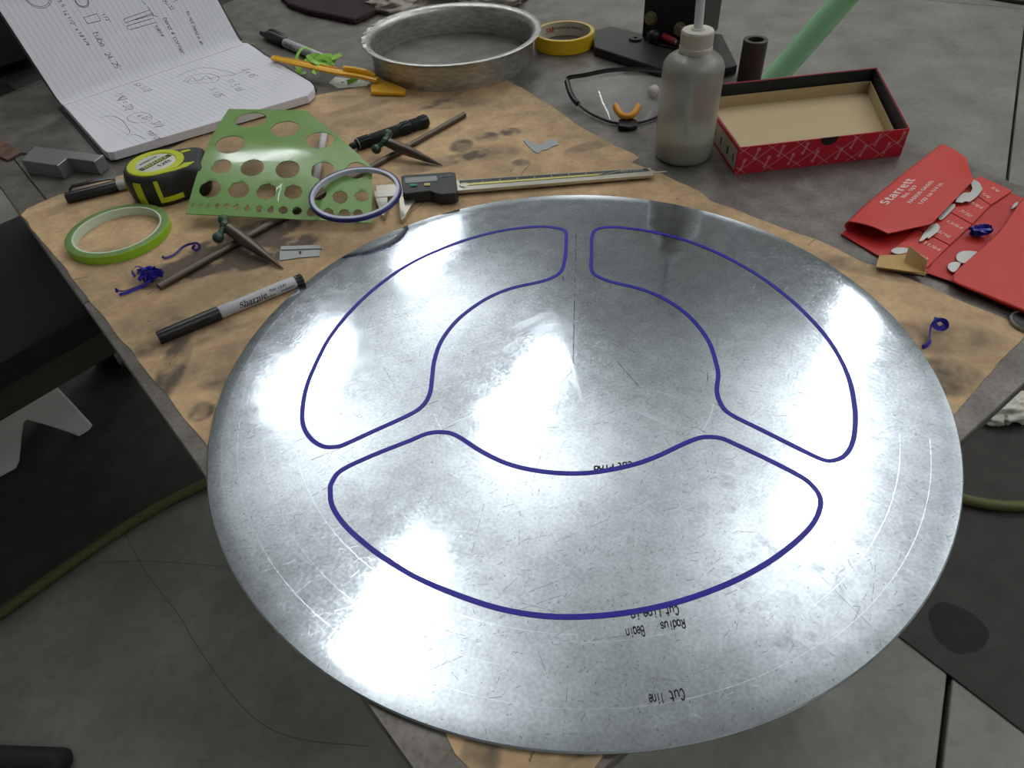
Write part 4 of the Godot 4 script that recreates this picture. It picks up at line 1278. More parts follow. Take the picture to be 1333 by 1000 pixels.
func build_caliper() -> void:
	var t := thing("digital_caliper", "digital caliper with a black readout housing lying along the disc's far edge", "caliper", Vector3(-0.0014, 0.8965, -0.3037))
	var st := mat(rgb(186, 182, 170), 0.28, 0.9)
	var blk := mat(rgb(30, 32, 34), 0.45)
	var m := nb(t)
	m.ext(PackedVector2Array([Vector2(-0.1724, -0.3051), Vector2(-0.0012, -0.3031), Vector2(0.116, -0.3017), Vector2(0.1174, -0.3008), Vector2(0.1181, -0.2875), Vector2(0.117, -0.286), Vector2(0.0212, -0.2837), Vector2(-0.1686, -0.28)]), TT + 0.0035, TT + 0.007, 0.0003)
	var beam := part("beam", m, st, t)
	m = nb(t)
	m.ext(PackedVector2Array([Vector2(-0.0847, -0.3026), Vector2(-0.0013, -0.3017), Vector2(0.1133, -0.3002), Vector2(0.1153, -0.2939), Vector2(0.0622, -0.2928), Vector2(-0.0726, -0.2904), Vector2(-0.0822, -0.291)]), TT + 0.00705, TT + 0.0072)
	var sc := part("scale_strip", m, mat(rgb(40, 42, 38), 0.35, 0.2), beam)
	m = nb(t)
	m.ext(PackedVector2Array([Vector2(-0.0822, -0.2908), Vector2(-0.0021, -0.2915), Vector2(0.0605, -0.2922), Vector2(0.0657, -0.2951), Vector2(-0.0018, -0.2951), Vector2(-0.0822, -0.295)]), TT + 0.0073, TT + 0.0074)
	part("gold_strip", m, mat(rgb(200, 190, 110), 0.35, 0.6), beam)
	m = nb(t)
	var up := frame(Vector3(0, TT + 0.0075, 0), Vector3(1, 0, 0), Vector3(0, 0, -1))
	var e0 := Vector2(-0.0774, -0.294)
	var e1 := Vector2(0.0672, -0.2943)
	var n := (e1 - e0).orthogonal().normalized()
	if n.y > 0:
		n = -n
	for i in 81:
		var p := e0.lerp(e1, i / 80.0)
		var q := p + n * (0.0032 if i % 10 == 0 else (0.0024 if i % 5 == 0 else 0.0015))
		m.stroke(PackedVector2Array([Vector2(p.x, -p.y), Vector2(q.x, -q.y)]), 0.0003, up)
	var sans := SystemFont.new()
	sans.font_names = PackedStringArray(["Droid Sans"])
	var ex := Vector3(e1.x - e0.x, 0, e1.y - e0.y).normalized()
	for i in range(1, 8):
		var p := e0.lerp(e1, i / 8.0) + n * 0.0036
		var f := frame(Vector3(p.x, TT + 0.0075, p.y), ex, Vector3(n.x, 0, n.y))
		m.print_text(str(i), sans, 0.0026, func(x, y): return f * Vector3(x, y, 0), true)
	var fb := frame(Vector3(Vector2(0.0855, -0.2985).x, TT + 0.0075, Vector2(0.0855, -0.2985).y), ex, Vector3(n.x, 0, n.y))
	m.print_text("DIGITAL CALIPER", sans, 0.0022, func(x, y): return fb * Vector3(x, y, 0))
	m.print_text("0-8 in  0-200 mm", sans, 0.0018, func(x, y): return fb * Vector3(x, y - 0.003, 0))
	part("graduations", m, mat(rgb(206, 206, 196), 0.5), sc)
	m = nb(t)
	m.stroke(PackedVector2Array(spline([Vector2(Vector2(0.0614, -0.2873).x, -Vector2(0.0614, -0.2873).y), Vector2(Vector2(0.0719, -0.2939).x, -Vector2(0.0719, -0.2939).y), Vector2(Vector2(0.0887, -0.2984).x, -Vector2(0.0887, -0.2984).y), Vector2(Vector2(0.1081, -0.2986).x, -Vector2(0.1081, -0.2986).y)], 5)), 0.0009, up)
	part("swoosh", m, st, sc)
	m = nb(t)
	m.ext(PackedVector2Array([Vector2(-0.1447, -0.3083), Vector2(-0.1399, -0.31), Vector2(-0.0913, -0.3095), Vector2(-0.0876, -0.3076), Vector2(-0.085, -0.2672), Vector2(-0.0877, -0.2645), Vector2(-0.1017, -0.2642), Vector2(-0.108, -0.2674), Vector2(-0.1128, -0.2726), Vector2(-0.1222, -0.2723), Vector2(-0.1385, -0.2706), Vector2(-0.1409, -0.2728)]), TT + 0.0025, TT + 0.014, 0.0008)
	var hs := part("housing", m, blk, t)
	m = nb(t)
	m.ext(PackedVector2Array([Vector2(-0.1406, -0.3029), Vector2(-0.107, -0.3025), Vector2(-0.1056, -0.2917), Vector2(-0.1388, -0.2914)]), TT + 0.0141, TT + 0.0144)
	part("display", m, mat(rgb(104, 112, 104), 0.2), hs)
	for b in [[PackedVector2Array([Vector2(-0.1341, -0.2879), Vector2(-0.127, -0.2882), Vector2(-0.1265, -0.2833), Vector2(-0.1336, -0.2831)]), rgb(36, 132, 96)], [PackedVector2Array([Vector2(-0.1195, -0.2874), Vector2(-0.1135, -0.2875), Vector2(-0.113, -0.2824), Vector2(-0.119, -0.2823)]), rgb(190, 176, 96)]]:
		m = nb(t)
		m.ext(b[0], TT + 0.0141, TT + 0.0151, 0.0002)
		part("button", m, mat(b[1], 0.45), hs)
	m = nb(t)
	m.ext(PackedVector2Array([Vector2(-0.1041, -0.3025), Vector2(-0.0912, -0.3026), Vector2(-0.0908, -0.2986), Vector2(-0.1036, -0.2985)]), TT + 0.0141, TT + 0.0143)
	part("print_block", m, mat(rgb(70, 74, 76), 0.5), hs)
	m = nb(t)
	m.ext(PackedVector2Array([Vector2(-0.1736, -0.2939), Vector2(-0.1588, -0.2942), Vector2(-0.1568, -0.2631), Vector2(-0.1585, -0.2442), Vector2(-0.1608, -0.2445), Vector2(-0.1695, -0.2739)]), TT + 0.0012, TT + 0.0065, 0.0004)
	part("fixed_jaw", m, st, t)
	m = nb(t)
	m.ext(PackedVector2Array([Vector2(-0.1465, -0.2846), Vector2(-0.127, -0.285), Vector2(-0.1289, -0.2744), Vector2(-0.1375, -0.2392), Vector2(-0.1412, -0.2347), Vector2(-0.1433, -0.2421)]), TT + 0.0012, TT + 0.0065, 0.0004)
	part("sliding_jaw", m, st, t)
	m = nb(t)
	m.xf = Transform3D(Basis(), Vector3(-0.0791, 0.8985, -0.2917))
	m.lathe([Vector2(0, 0), Vector2(0.0042, 0), Vector2(0.0046, 0.0006), Vector2(0.0046, 0.0052), Vector2(0.004, 0.0058), Vector2(0, 0.0058)], 20)
	for k in 20:
		m.box(Vector3(cos(TAU * k / 20) * 0.0046, 0.003, sin(TAU * k / 20) * 0.0046), Vector3(0.0008, 0.0044, 0.0008))
	part("thumb_roller", m, st, t)
	m = nb(t)
	m.tube([Vector3(0.1156, 0.9009, -0.2944), Vector3(0.1335, 0.9009, -0.2951)], 0.0009, 8)
	part("depth_rod", m, st, t)

func build_small_steel() -> void:
	var st := mat(rgb(150, 152, 152), 0.36, 0.85)
	var t := thing("razor_blade", "single edged razor blade lying on the brown paper", "razor blade", Vector3(-0.2367, 0.897, -0.1962))
	var m := nb(t)
	m.ext(PackedVector2Array([Vector2(-0.257, -0.2058), Vector2(-0.2173, -0.2026), Vector2(-0.2163, -0.1878), Vector2(-0.2341, -0.188), Vector2(-0.2536, -0.1853)]), TT + 0.0010, TT + 0.0014)
	var bl := part("blade", m, st, t)
	m = nb(t)
	m.ext(PackedVector2Array([Vector2(-0.2569, -0.2087), Vector2(-0.2172, -0.2058), Vector2(-0.216, -0.1994), Vector2(-0.2554, -0.202)]), TT + 0.0006, TT + 0.0024, 0.0004)
	part("spine", m, mat(rgb(162, 164, 158), 0.45, 0.6), t)
	m = nb(t)
	m.ext(PackedVector2Array([Vector2(-0.2379, -0.1987), Vector2(-0.2349, -0.1983), Vector2(-0.2345, -0.1931), Vector2(-0.2359, -0.1927)]), TT + 0.00142, TT + 0.00148)
	part("slot", m, mat(rgb(60, 54, 46), 0.7), bl)
	var g := solo("radius_gauge", "small notched steel radius gauge lying alone on the brown paper", "gauge", Vector3(0.0071, 0.897, -0.3811))
	m = nb(g)
	m.ext(PackedVector2Array([Vector2(-0.0112, -0.3964), Vector2(-0.0051, -0.3993), Vector2(-0.0021, -0.3872), Vector2(0.0038, -0.3829), Vector2(0.0109, -0.3843), Vector2(0.0161, -0.394), Vector2(0.0273, -0.3911), Vector2(0.0279, -0.3791), Vector2(0.0207, -0.3761), Vector2(0.0158, -0.3701), Vector2(0.0087, -0.3686), Vector2(0.0037, -0.3619), Vector2(-0.0017, -0.3683), Vector2(-0.0053, -0.3782)]), TT + 0.0007, TT + 0.0014)
	g.mesh = m.mesh()
	g.material_override = mat(rgb(158, 160, 162), 0.34, 0.8)
	# stepped block and rusty plate at the left edge
	var b := solo("steel_block", "dark stepped steel block lying left of the notebook", "block", Vector3(-0.5492, 0.8965, -0.4192))
	m = nb(b)
	m.ext(PackedVector2Array([Vector2(-0.5852, -0.4033), Vector2(-0.586, -0.439), Vector2(-0.4906, -0.4023), Vector2(-0.4955, -0.3868), Vector2(-0.5317, -0.4005), Vector2(-0.5352, -0.3831)]), TT + 0.0003, TT + 0.017, 0.0006)
	b.mesh = m.mesh()
	b.material_override = mat(rgb(140, 140, 142), 0.36, 0.6)
	var s := solo("steel_strip", "thin narrow steel strip sticking out behind the dark stepped block", "strip", Vector3(-0.6199, 0.8965, -0.471))
	m = nb(s)
	m.ext(PackedVector2Array([Vector2(-0.6198, -0.4617), Vector2(-0.6156, -0.4777), Vector2(-0.6099, -0.4723), Vector2(-0.6066, -0.4529), Vector2(-0.6136, -0.4539)]), TT + 0.0003, TT + 0.003, 0.0003)
	s.mesh = m.mesh()
	s.material_override = mat(rgb(120, 116, 112), 0.4, 0.7)
	var r := solo("rusty_plate", "rusty brown steel plate corner at the table's left edge", "plate", Vector3(-0.6464, 0.8965, -0.473))
	m = nb(r)
	m.ext(PackedVector2Array([Vector2(-0.7064, -0.5118), Vector2(-0.7001, -0.5395), Vector2(-0.6166, -0.4564), Vector2(-0.6254, -0.439), Vector2(-0.6803, -0.4783)]), TT + 0.0003, TT + 0.003, 0.0004)
	r.mesh = m.mesh()
	var rust := mat(Color.WHITE, 0.7, 0.2, {"uv1_triplanar": true, "uv1_scale": Vector3(9, 9, 9)})
	rust.albedo_texture = noise_tex(256, 0.02, 4, 81, [[0.0, rgb(84, 58, 44)], [1.0, rgb(122, 96, 80)]])
	r.material_override = rust

func build_notebook() -> void:
	var A := Vector3(-0.6107, 0.9095, -0.5744)
	var B := Vector3(-0.4145, 0.9095, -0.7599)
	var U := Vector3(0.687, 0, 0.7267)
	var V := Vector3(0.7267, 0, -0.687)
	var L := A.distance_to(B)
	var paper := mat(rgb(226, 224, 232), 0.75)
	var lined := mat(Color.WHITE, 0.75)
	var im := Image.create(512, 1024, false, Image.FORMAT_RGB8)
	im.fill(rgb(226, 224, 232))
	for k in range(1, 34):
		im.fill_rect(Rect2i(0, k * 30, 512, 3), rgb(176, 190, 216))
	lined.albedo_texture = ImageTexture.create_from_image(im)
	var t := thing("notebook", "open lined notebook with pencil sketches, one half standing up", "notebook", Vector3(Vector2(-0.4671, -0.5906).x, TT, Vector2(-0.4671, -0.5906).y))
	var fr := Transform3D(Basis(U, V, U.cross(V)), A)   # page axes: along the lines, along the spine, upwards
	# lower half
	var m := nb(t)
	var P := PackedVector2Array([Vector2(-0.6096, -0.5742), Vector2(-0.4142, -0.7585), Vector2(-0.4033, -0.756), Vector2(-0.3886, -0.7355), Vector2(-0.3653, -0.6984), Vector2(-0.2828, -0.5871), Vector2(-0.2769, -0.5745), Vector2(-0.275, -0.5591), Vector2(-0.2801, -0.5428), Vector2(-0.4868, -0.4175), Vector2(-0.494, -0.4178), Vector2(-0.5012, -0.4253)])
	m.ext(P, TT + 0.0024, TT + 0.0126, 0.0006)
	var block := part("page_block", m, paper, t)
	# leaf edges along the two cut sides
	m = nb(t)
	for k in 7:
		var y := TT + 0.0035 + k * 0.0013
		var path := []
		for q in PackedVector2Array([Vector2(-0.4923, -0.4258), Vector2(-0.2828, -0.5508)]):
			path.append(Vector3(q.x, y, q.y))
		m.band(path, 0.0004, 0.00018)
	part("leaf_edge", m, mat(rgb(170, 172, 184), 0.8), block)
	# the top leaf, ruled; it lifts into the standing half over a soft curve
	var ang := deg_to_rad(57.0)
	var w0 := 0.012
	var up := func(s: float) -> Vector2:
		# distance along the leaf from w0 inside the lower half -> (along U, height)
		var r := 0.020
		var arc := r * ang
		if s < arc:
			return Vector2(w0 - sin(s / r) * r, r - cos(s / r) * r)
		var q := s - arc
		return Vector2(w0 - sin(ang) * r - cos(ang) * q, r - cos(ang) * r + sin(ang) * q)
	var leaf := func(s: float, v: float) -> Vector3:
		var q: Vector2 = up.call(s)
		return fr * Vector3(q.x, v, q.y + 0.0004)
	m = nb(t)
	m.shell(40, 6, func(u, v): return leaf.call(u * 0.225, lerpf(-0.001, L - 0.001 + 0.004 * u, v)), 0.0022, true)
	var st := part("standing_page", m, paper, t)
	m = nb(t)
	var lw := 0.00028
	for k in range(1, 38):
		var v := 0.0071 * k
		for i in 40:
			var s0 := 0.225 * i / 40
			var s1 := 0.225 * (i + 1) / 40
			var n0: Vector3 = (leaf.call(s0 + 0.001, v) - leaf.call(s0, v)).cross(V).normalized() * -0.00012
			m.quad(leaf.call(s0, v - lw) + n0, leaf.call(s1, v - lw) + n0, leaf.call(s1, v + lw) + n0, leaf.call(s0, v + lw) + n0)
	part("ruled_line", m, mat(rgb(186, 196, 216), 0.8), st)
	m = nb(t)
	for k in range(1, 38):
		var v := 0.0071 * k
		var e := 0.212 - 0.0 * v
		var a := fr * Vector3(w0 + 0.002, v, 0.0001 + TT + 0.0126 - A.y)
		var b := fr * Vector3(e - 0.03 * maxf(0, v - 0.2) / 0.06, v, 0.0001 + TT + 0.0126 - A.y)
		if Geometry2D.is_point_in_polygon(Vector2(b.x, b.z), P) == false:
			for q in 60:
				b = b.lerp(a, 0.006)
				if Geometry2D.is_point_in_polygon(Vector2(b.x, b.z), P):
					break
		m.band([a, b], lw * 2, 0.00003)
	part("ruled_line", m, mat(rgb(190, 198, 216), 0.8), block)
	m = nb(t)
	m.ext(PackedVector2Array([Vector2(-0.6247, -0.588), Vector2(-0.4254, -0.7878), Vector2(-0.4024, -0.7799), Vector2(-0.3718, -0.7324), Vector2(-0.2836, -0.6087), Vector2(-0.2764, -0.5879), Vector2(-0.2786, -0.5681), Vector2(-0.2821, -0.5576), Vector2(-0.4917, -0.4228), Vector2(-0.5032, -0.4245), Vector2(-0.5167, -0.4392)]), TT + 0.0003, TT + 0.0022, 0.0003)
	part("cover", m, mat(rgb(34, 34, 38), 0.5), t)
	m = nb(t)
	m.shell(40, 2, func(u, v):
		var q: Vector2 = up.call(0.012 + u * 0.216)
		return fr * Vector3(q.x + 0.0 - sin(ang) * 0.0026 * minf(1.0, u * 6), lerpf(-0.003, L + 0.004, v), q.y - cos(ang) * 0.0026 * minf(1.0, u * 6) - 0.0002), 0.0014, true)
	part("cover", m, mat(rgb(34, 34, 38), 0.5), t)
	# ink on the lower page (page axes in metres from the spine's left end)
	var ink := mat(rgb(52, 54, 66), 0.8)
	var pf := fr.translated_local(Vector3(0, 0, TT + 0.0128 - A.y))
	m = nb(t)
	for S in [PackedVector2Array([Vector2(0.0466, 0.1325), Vector2(0.0446, 0.1816), Vector2(0.1043, 0.198), Vector2(0.0982, 0.1836), Vector2(0.0733, 0.1392)]), PackedVector2Array([Vector2(0.091, 0.0145), Vector2(0.0981, 0.0254), Vector2(0.1203, 0.0284), Vector2(0.1489, 0.0232), Vector2(0.1641, 0.0191), Vector2(0.1693, 0.0128)]), PackedVector2Array([Vector2(0.0715, 0.1378), Vector2(0.0607, 0.1528), Vector2(0.0649, 0.1692), Vector2(0.0813, 0.1778), Vector2(0.0987, 0.1774), Vector2(0.1092, 0.1656), Vector2(0.0956, 0.1524), Vector2(0.0838, 0.1405)]), PackedVector2Array([Vector2(0.0786, 0.1398), Vector2(0.067, 0.1541), Vector2(0.087, 0.1525), Vector2(0.0782, 0.1689), Vector2(0.1007, 0.1658)]), PackedVector2Array([Vector2(0.0583, 0.0504), Vector2(0.0461, 0.0654)]), PackedVector2Array([Vector2(0.1703, 0.0162), Vector2(0.1795, 0.0207), Vector2(0.199, 0.023)]), PackedVector2Array([Vector2(0.1073, 0.1902), Vector2(0.1085, 0.2111)])]:
		m.stroke(PackedVector2Array(spline(Array(S), 4)), 0.0006, pf)
	m.stroke(PackedVector2Array(spline(Array(PackedVector2Array([Vector2(0.1201, 0.0365), Vector2(0.1147, 0.0493), Vector2(0.1264, 0.0581), Vector2(0.1442, 0.0576), Vector2(0.1533, 0.0481), Vector2(0.1471, 0.038), Vector2(0.1338, 0.0332)])), 4, true)), 0.0005, pf, true)
	for w in [["1/48 = 378", PackedVector2Array([Vector2(0.0338, 0.0593), Vector2(0.1032, 0.0434)]), 0.005], ["6x 1/8", PackedVector2Array([Vector2(0.0213, 0.0911), Vector2(0.0902, 0.0862)]), 0.005], ["11.5 od", PackedVector2Array([Vector2(0.1168, 0.1776), Vector2(0.1724, 0.1658)]), 0.005], ["8 x 45", PackedVector2Array([Vector2(0.1007, 0.2122), Vector2(0.1422, 0.2028)]), 0.004], ["1.125", PackedVector2Array([Vector2(0.1255, 0.1461), Vector2(0.1784, 0.1375)]), 0.004], ["radius", PackedVector2Array([Vector2(0.1806, 0.0319), Vector2(0.2145, 0.03)]), 0.0045], ["3/8", PackedVector2Array([Vector2(0.1601, 0.0478), Vector2(0.1891, 0.0436)]), 0.0045], ["4.03", PackedVector2Array([Vector2(0.1269, 0.0445), Vector2(0.1465, 0.0484)]), 0.0035]]:
		var d: Vector2 = w[1][1] - w[1][0]
		hand(m, w[0], w[1][0], clampf(d.length() * 6 / (4.3 * (w[0] as String).length()), 0.0045, 0.010), 0.0007, pf, d.angle())
	part("ink_drawing", m, ink, block)
	# ink on the standing page: s runs up the page, v along the spine
	var sf := Transform3D(Basis(Vector3.ZERO, Vector3.ZERO, Vector3.ZERO), Vector3.ZERO)
	var o0: Vector3 = leaf.call(0.06, 0.0)
	var du: Vector3 = (leaf.call(0.06, 0.0) - leaf.call(0.2, 0.0)).normalized()
	sf = Transform3D(Basis(du, V, du.cross(V)), o0 + du.cross(V) * 0.00025)
	m = nb(t)
	var M := func(p: Vector2) -> Vector2: return p
	for c in [[Vector2(-0.0761, 0.0486), Vector2(-0.0657, 0.0579), 2], [Vector2(-0.0569, 0.0951), Vector2(-0.0515, 0.1), 2]]:
		for k in c[2]:
			var r: float = (c[0] as Vector2).distance_to(c[1]) * (1.0 + 0.10 * k)
			m.stroke(circle2(r, 36, c[0] + Vector2(0.0008 * k, 0)), 0.0006, sf, true)
	for S in [PackedVector2Array([Vector2(-0.037, 0.0857), Vector2(-0.0371, 0.1037), Vector2(-0.0279, 0.1033), Vector2(-0.0287, 0.0858), Vector2(-0.037, 0.0857)]), PackedVector2Array([Vector2(-0.0219, 0.1321), Vector2(-0.0238, 0.1715)]), PackedVector2Array([Vector2(-0.017, 0.1345), Vector2(-0.0191, 0.1731)]), PackedVector2Array([Vector2(-0.0219, 0.1321), Vector2(-0.0169, 0.1312), Vector2(-0.017, 0.1345)]), PackedVector2Array([Vector2(-0.0171, 0.1457), Vector2(-0.017, 0.173)]), PackedVector2Array([Vector2(-0.0128, 0.1308), Vector2(-0.0127, 0.1691)]), PackedVector2Array([Vector2(-0.0072, 0.1317), Vector2(-0.007, 0.1702)]), PackedVector2Array([Vector2(-0.0128, 0.1308), Vector2(-0.0078, 0.1298)]), PackedVector2Array([Vector2(-0.0292, 0.1714), Vector2(-0.0161, 0.1724)]), PackedVector2Array([Vector2(-0.0376, 0.1677), Vector2(-0.0318, 0.1697)]), PackedVector2Array([Vector2(-0.0163, 0.1714), Vector2(-0.0129, 0.1762)]), PackedVector2Array([Vector2(-0.025, 0.2072), Vector2(-0.0269, 0.2204)])]:
		m.stroke(S, 0.0006, sf)
	for w in [["16 1/2\" x 18 1/4", PackedVector2Array([Vector2(-0.0507, 0.0655), Vector2(-0.0057, 0.0692)]), 0.0052], ["tube", PackedVector2Array([Vector2(-0.0176, 0.0851), Vector2(0.0032, 0.0848)]), 0.005], ["1/2\"", PackedVector2Array([Vector2(-0.0339, 0.108), Vector2(-0.0247, 0.1109)]), 0.0042], ["LYO", PackedVector2Array([Vector2(0.0001, 0.0953), Vector2(0.0198, 0.0939)]), 0.0055], ["24.25\"", PackedVector2Array([Vector2(0.0114, 0.0839), Vector2(0.0382, 0.0878)]), 0.0052], ["bend 4 corners", PackedVector2Array([Vector2(-0.0091, 0.182), Vector2(0.0494, 0.1785)]), 0.0048], ["table", PackedVector2Array([Vector2(-0.0029, 0.1653), Vector2(0.0116, 0.1667)]), 0.0046], ["25/32", PackedVector2Array([Vector2(-0.0306, 0.1943), Vector2(-0.015, 0.1998)]), 0.0048], ["to not bend over", PackedVector2Array([Vector2(-0.0091, 0.2176), Vector2(0.0416, 0.2115)]), 0.0045], ["3.5", PackedVector2Array([Vector2(-0.0643, 0.067), Vector2(-0.0591, 0.0678)]), 0.0045]]:
		var d: Vector2 = w[1][1] - w[1][0]
		hand(m, w[0], w[1][0], clampf(d.length() * 6 / (4.3 * (w[0] as String).length()), 0.0045, 0.009), 0.0006, sf, d.angle())
	part("ink_drawing", m, ink, st)

func build_scraper() -> void:
	var yel := mat(rgb(240, 178, 40), 0.3)
	yel.subsurf_scatter_enabled = true
	yel.subsurf_scatter_strength = 0.1
	var t := thing("scraper", "translucent amber plastic scraper leaning from the notebook to the ring", "scraper", Vector3(-0.2561, 0.8965, -0.6454))
	var m := nb(t)
	var path := spline([Vector3(-0.3469, 0.914, -0.6722), Vector3(-0.3052, 0.9135, -0.6427), Vector3(-0.2591, 0.912, -0.6133), Vector3(-0.2159, 0.9095, -0.5932), Vector3(-0.193, 0.9065, -0.5837)], 5)
	m.sweep(path, PackedVector2Array([Vector2(-0.0048, -0.002), Vector2(0.0048, -0.002), Vector2(0.0048, 0.0016), Vector2(0.003, 0.0024), Vector2(-0.003, 0.0024), Vector2(-0.0048, 0.0016)]), Vector3.UP, false, false)
	var h := part("handle", m, yel, t)
	m = nb(t)
	m.tube(spline([Vector3(-0.3449, 0.9163, -0.6712), Vector3(-0.3468, 0.9161, -0.6634), Vector3(-0.3387, 0.9161, -0.6547), Vector3(-0.2682, 0.9145, -0.6083), Vector3(-0.2358, 0.9125, -0.593)], 4), 0.0014, 8)
	m.tube(spline([Vector3(-0.3449, 0.9163, -0.6712), Vector3(-0.2938, 0.9155, -0.6407), Vector3(-0.2483, 0.914, -0.6141)], 4), 0.0012, 8)
	part("handle_rib", m, yel, h)
	m = nb(t)
	m.tube(spline([Vector3(-0.239, 0.9155, -0.6083), Vector3(-0.2195, 0.915, -0.5993), Vector3(-0.2051, 0.9125, -0.5939), Vector3(-0.1972, 0.9085, -0.5898)], 4), 0.0036, 10)
	part("thumb_rest", m, yel, t)
	m = nb(t)
	m.ext(PackedVector2Array([Vector2(-0.2029, -0.5725), Vector2(-0.2011, -0.5981), Vector2(-0.1957, -0.6077), Vector2(-0.1862, -0.5928), Vector2(-0.1706, -0.577), Vector2(-0.1542, -0.5576), Vector2(-0.1555, -0.5447), Vector2(-0.2004, -0.5556)]), TT + 0.0010, TT + 0.0062, 0.0012)
	var hd := part("head", m, yel, t)
	m = nb(t)
	for k in 5:
		var x := 488.0 + k
		m.box(Vector3(-0.1965, 0.9031, -0.5814) + Vector3(0.0028 * k, 0, -0.0004 * k), Vector3(0.0009, 0.0008, 0.006))
	part("grip_ridge", m, yel, hd)
	# film scrap under it
	var f := solo("clear_film", "small clear film scrap with dark dots under the amber scraper", "film scrap", Vector3(-0.2343, 0.8965, -0.5958))
	m = nb(f)
	m.ext(PackedVector2Array([Vector2(-0.264, -0.6093), Vector2(-0.2582, -0.6297), Vector2(-0.2202, -0.612), Vector2(-0.2076, -0.6018), Vector2(-0.2096, -0.5891), Vector2(-0.2488, -0.5883)]), TT + 0.0006, TT + 0.0009)
	f.mesh = m.mesh()
	f.material_override = mat(rgb(196, 196, 190), 0.35)
	m = nb(f)
	for q in [Vector3(-0.245, 0.8975, -0.6082), Vector3(-0.2358, 0.8975, -0.6013)]:
		m.ext(circle2(0.0022, 12, Vector2(q.x, q.z)), TT + 0.00095, TT + 0.0011)
	part("printed_dot", m, mat(rgb(40, 44, 36), 0.5), f)

func scrap(called: String, label: String, group: String, mt: Material, ribbons: Array, w: float) -> Node3D:
	var t := thing(called, label, "tape scrap", ribbons[0][0] * Vector3(1, 0, 1) + Vector3(0, TT, 0), group)
	for r in ribbons:
		var m := nb(t)
		var up := Vector3.UP
		m.band(spline(r, 5), w, 0.00022, Vector3(0.2, 0.5, 0.8).normalized())
		part("strip", m, mt, t)
	return t

func wad(c: Vector3, r: Vector3, n: int, sd: int) -> Array:
	var g := RandomNumberGenerator.new()
	g.seed = sd
	var o := []
	for i in n:
		var v := Vector3(g.randfn(), g.randfn(), g.randfn()).normalized() * g.randf_range(0.6, 1.0)
		o.append(c + v * r)
	return o

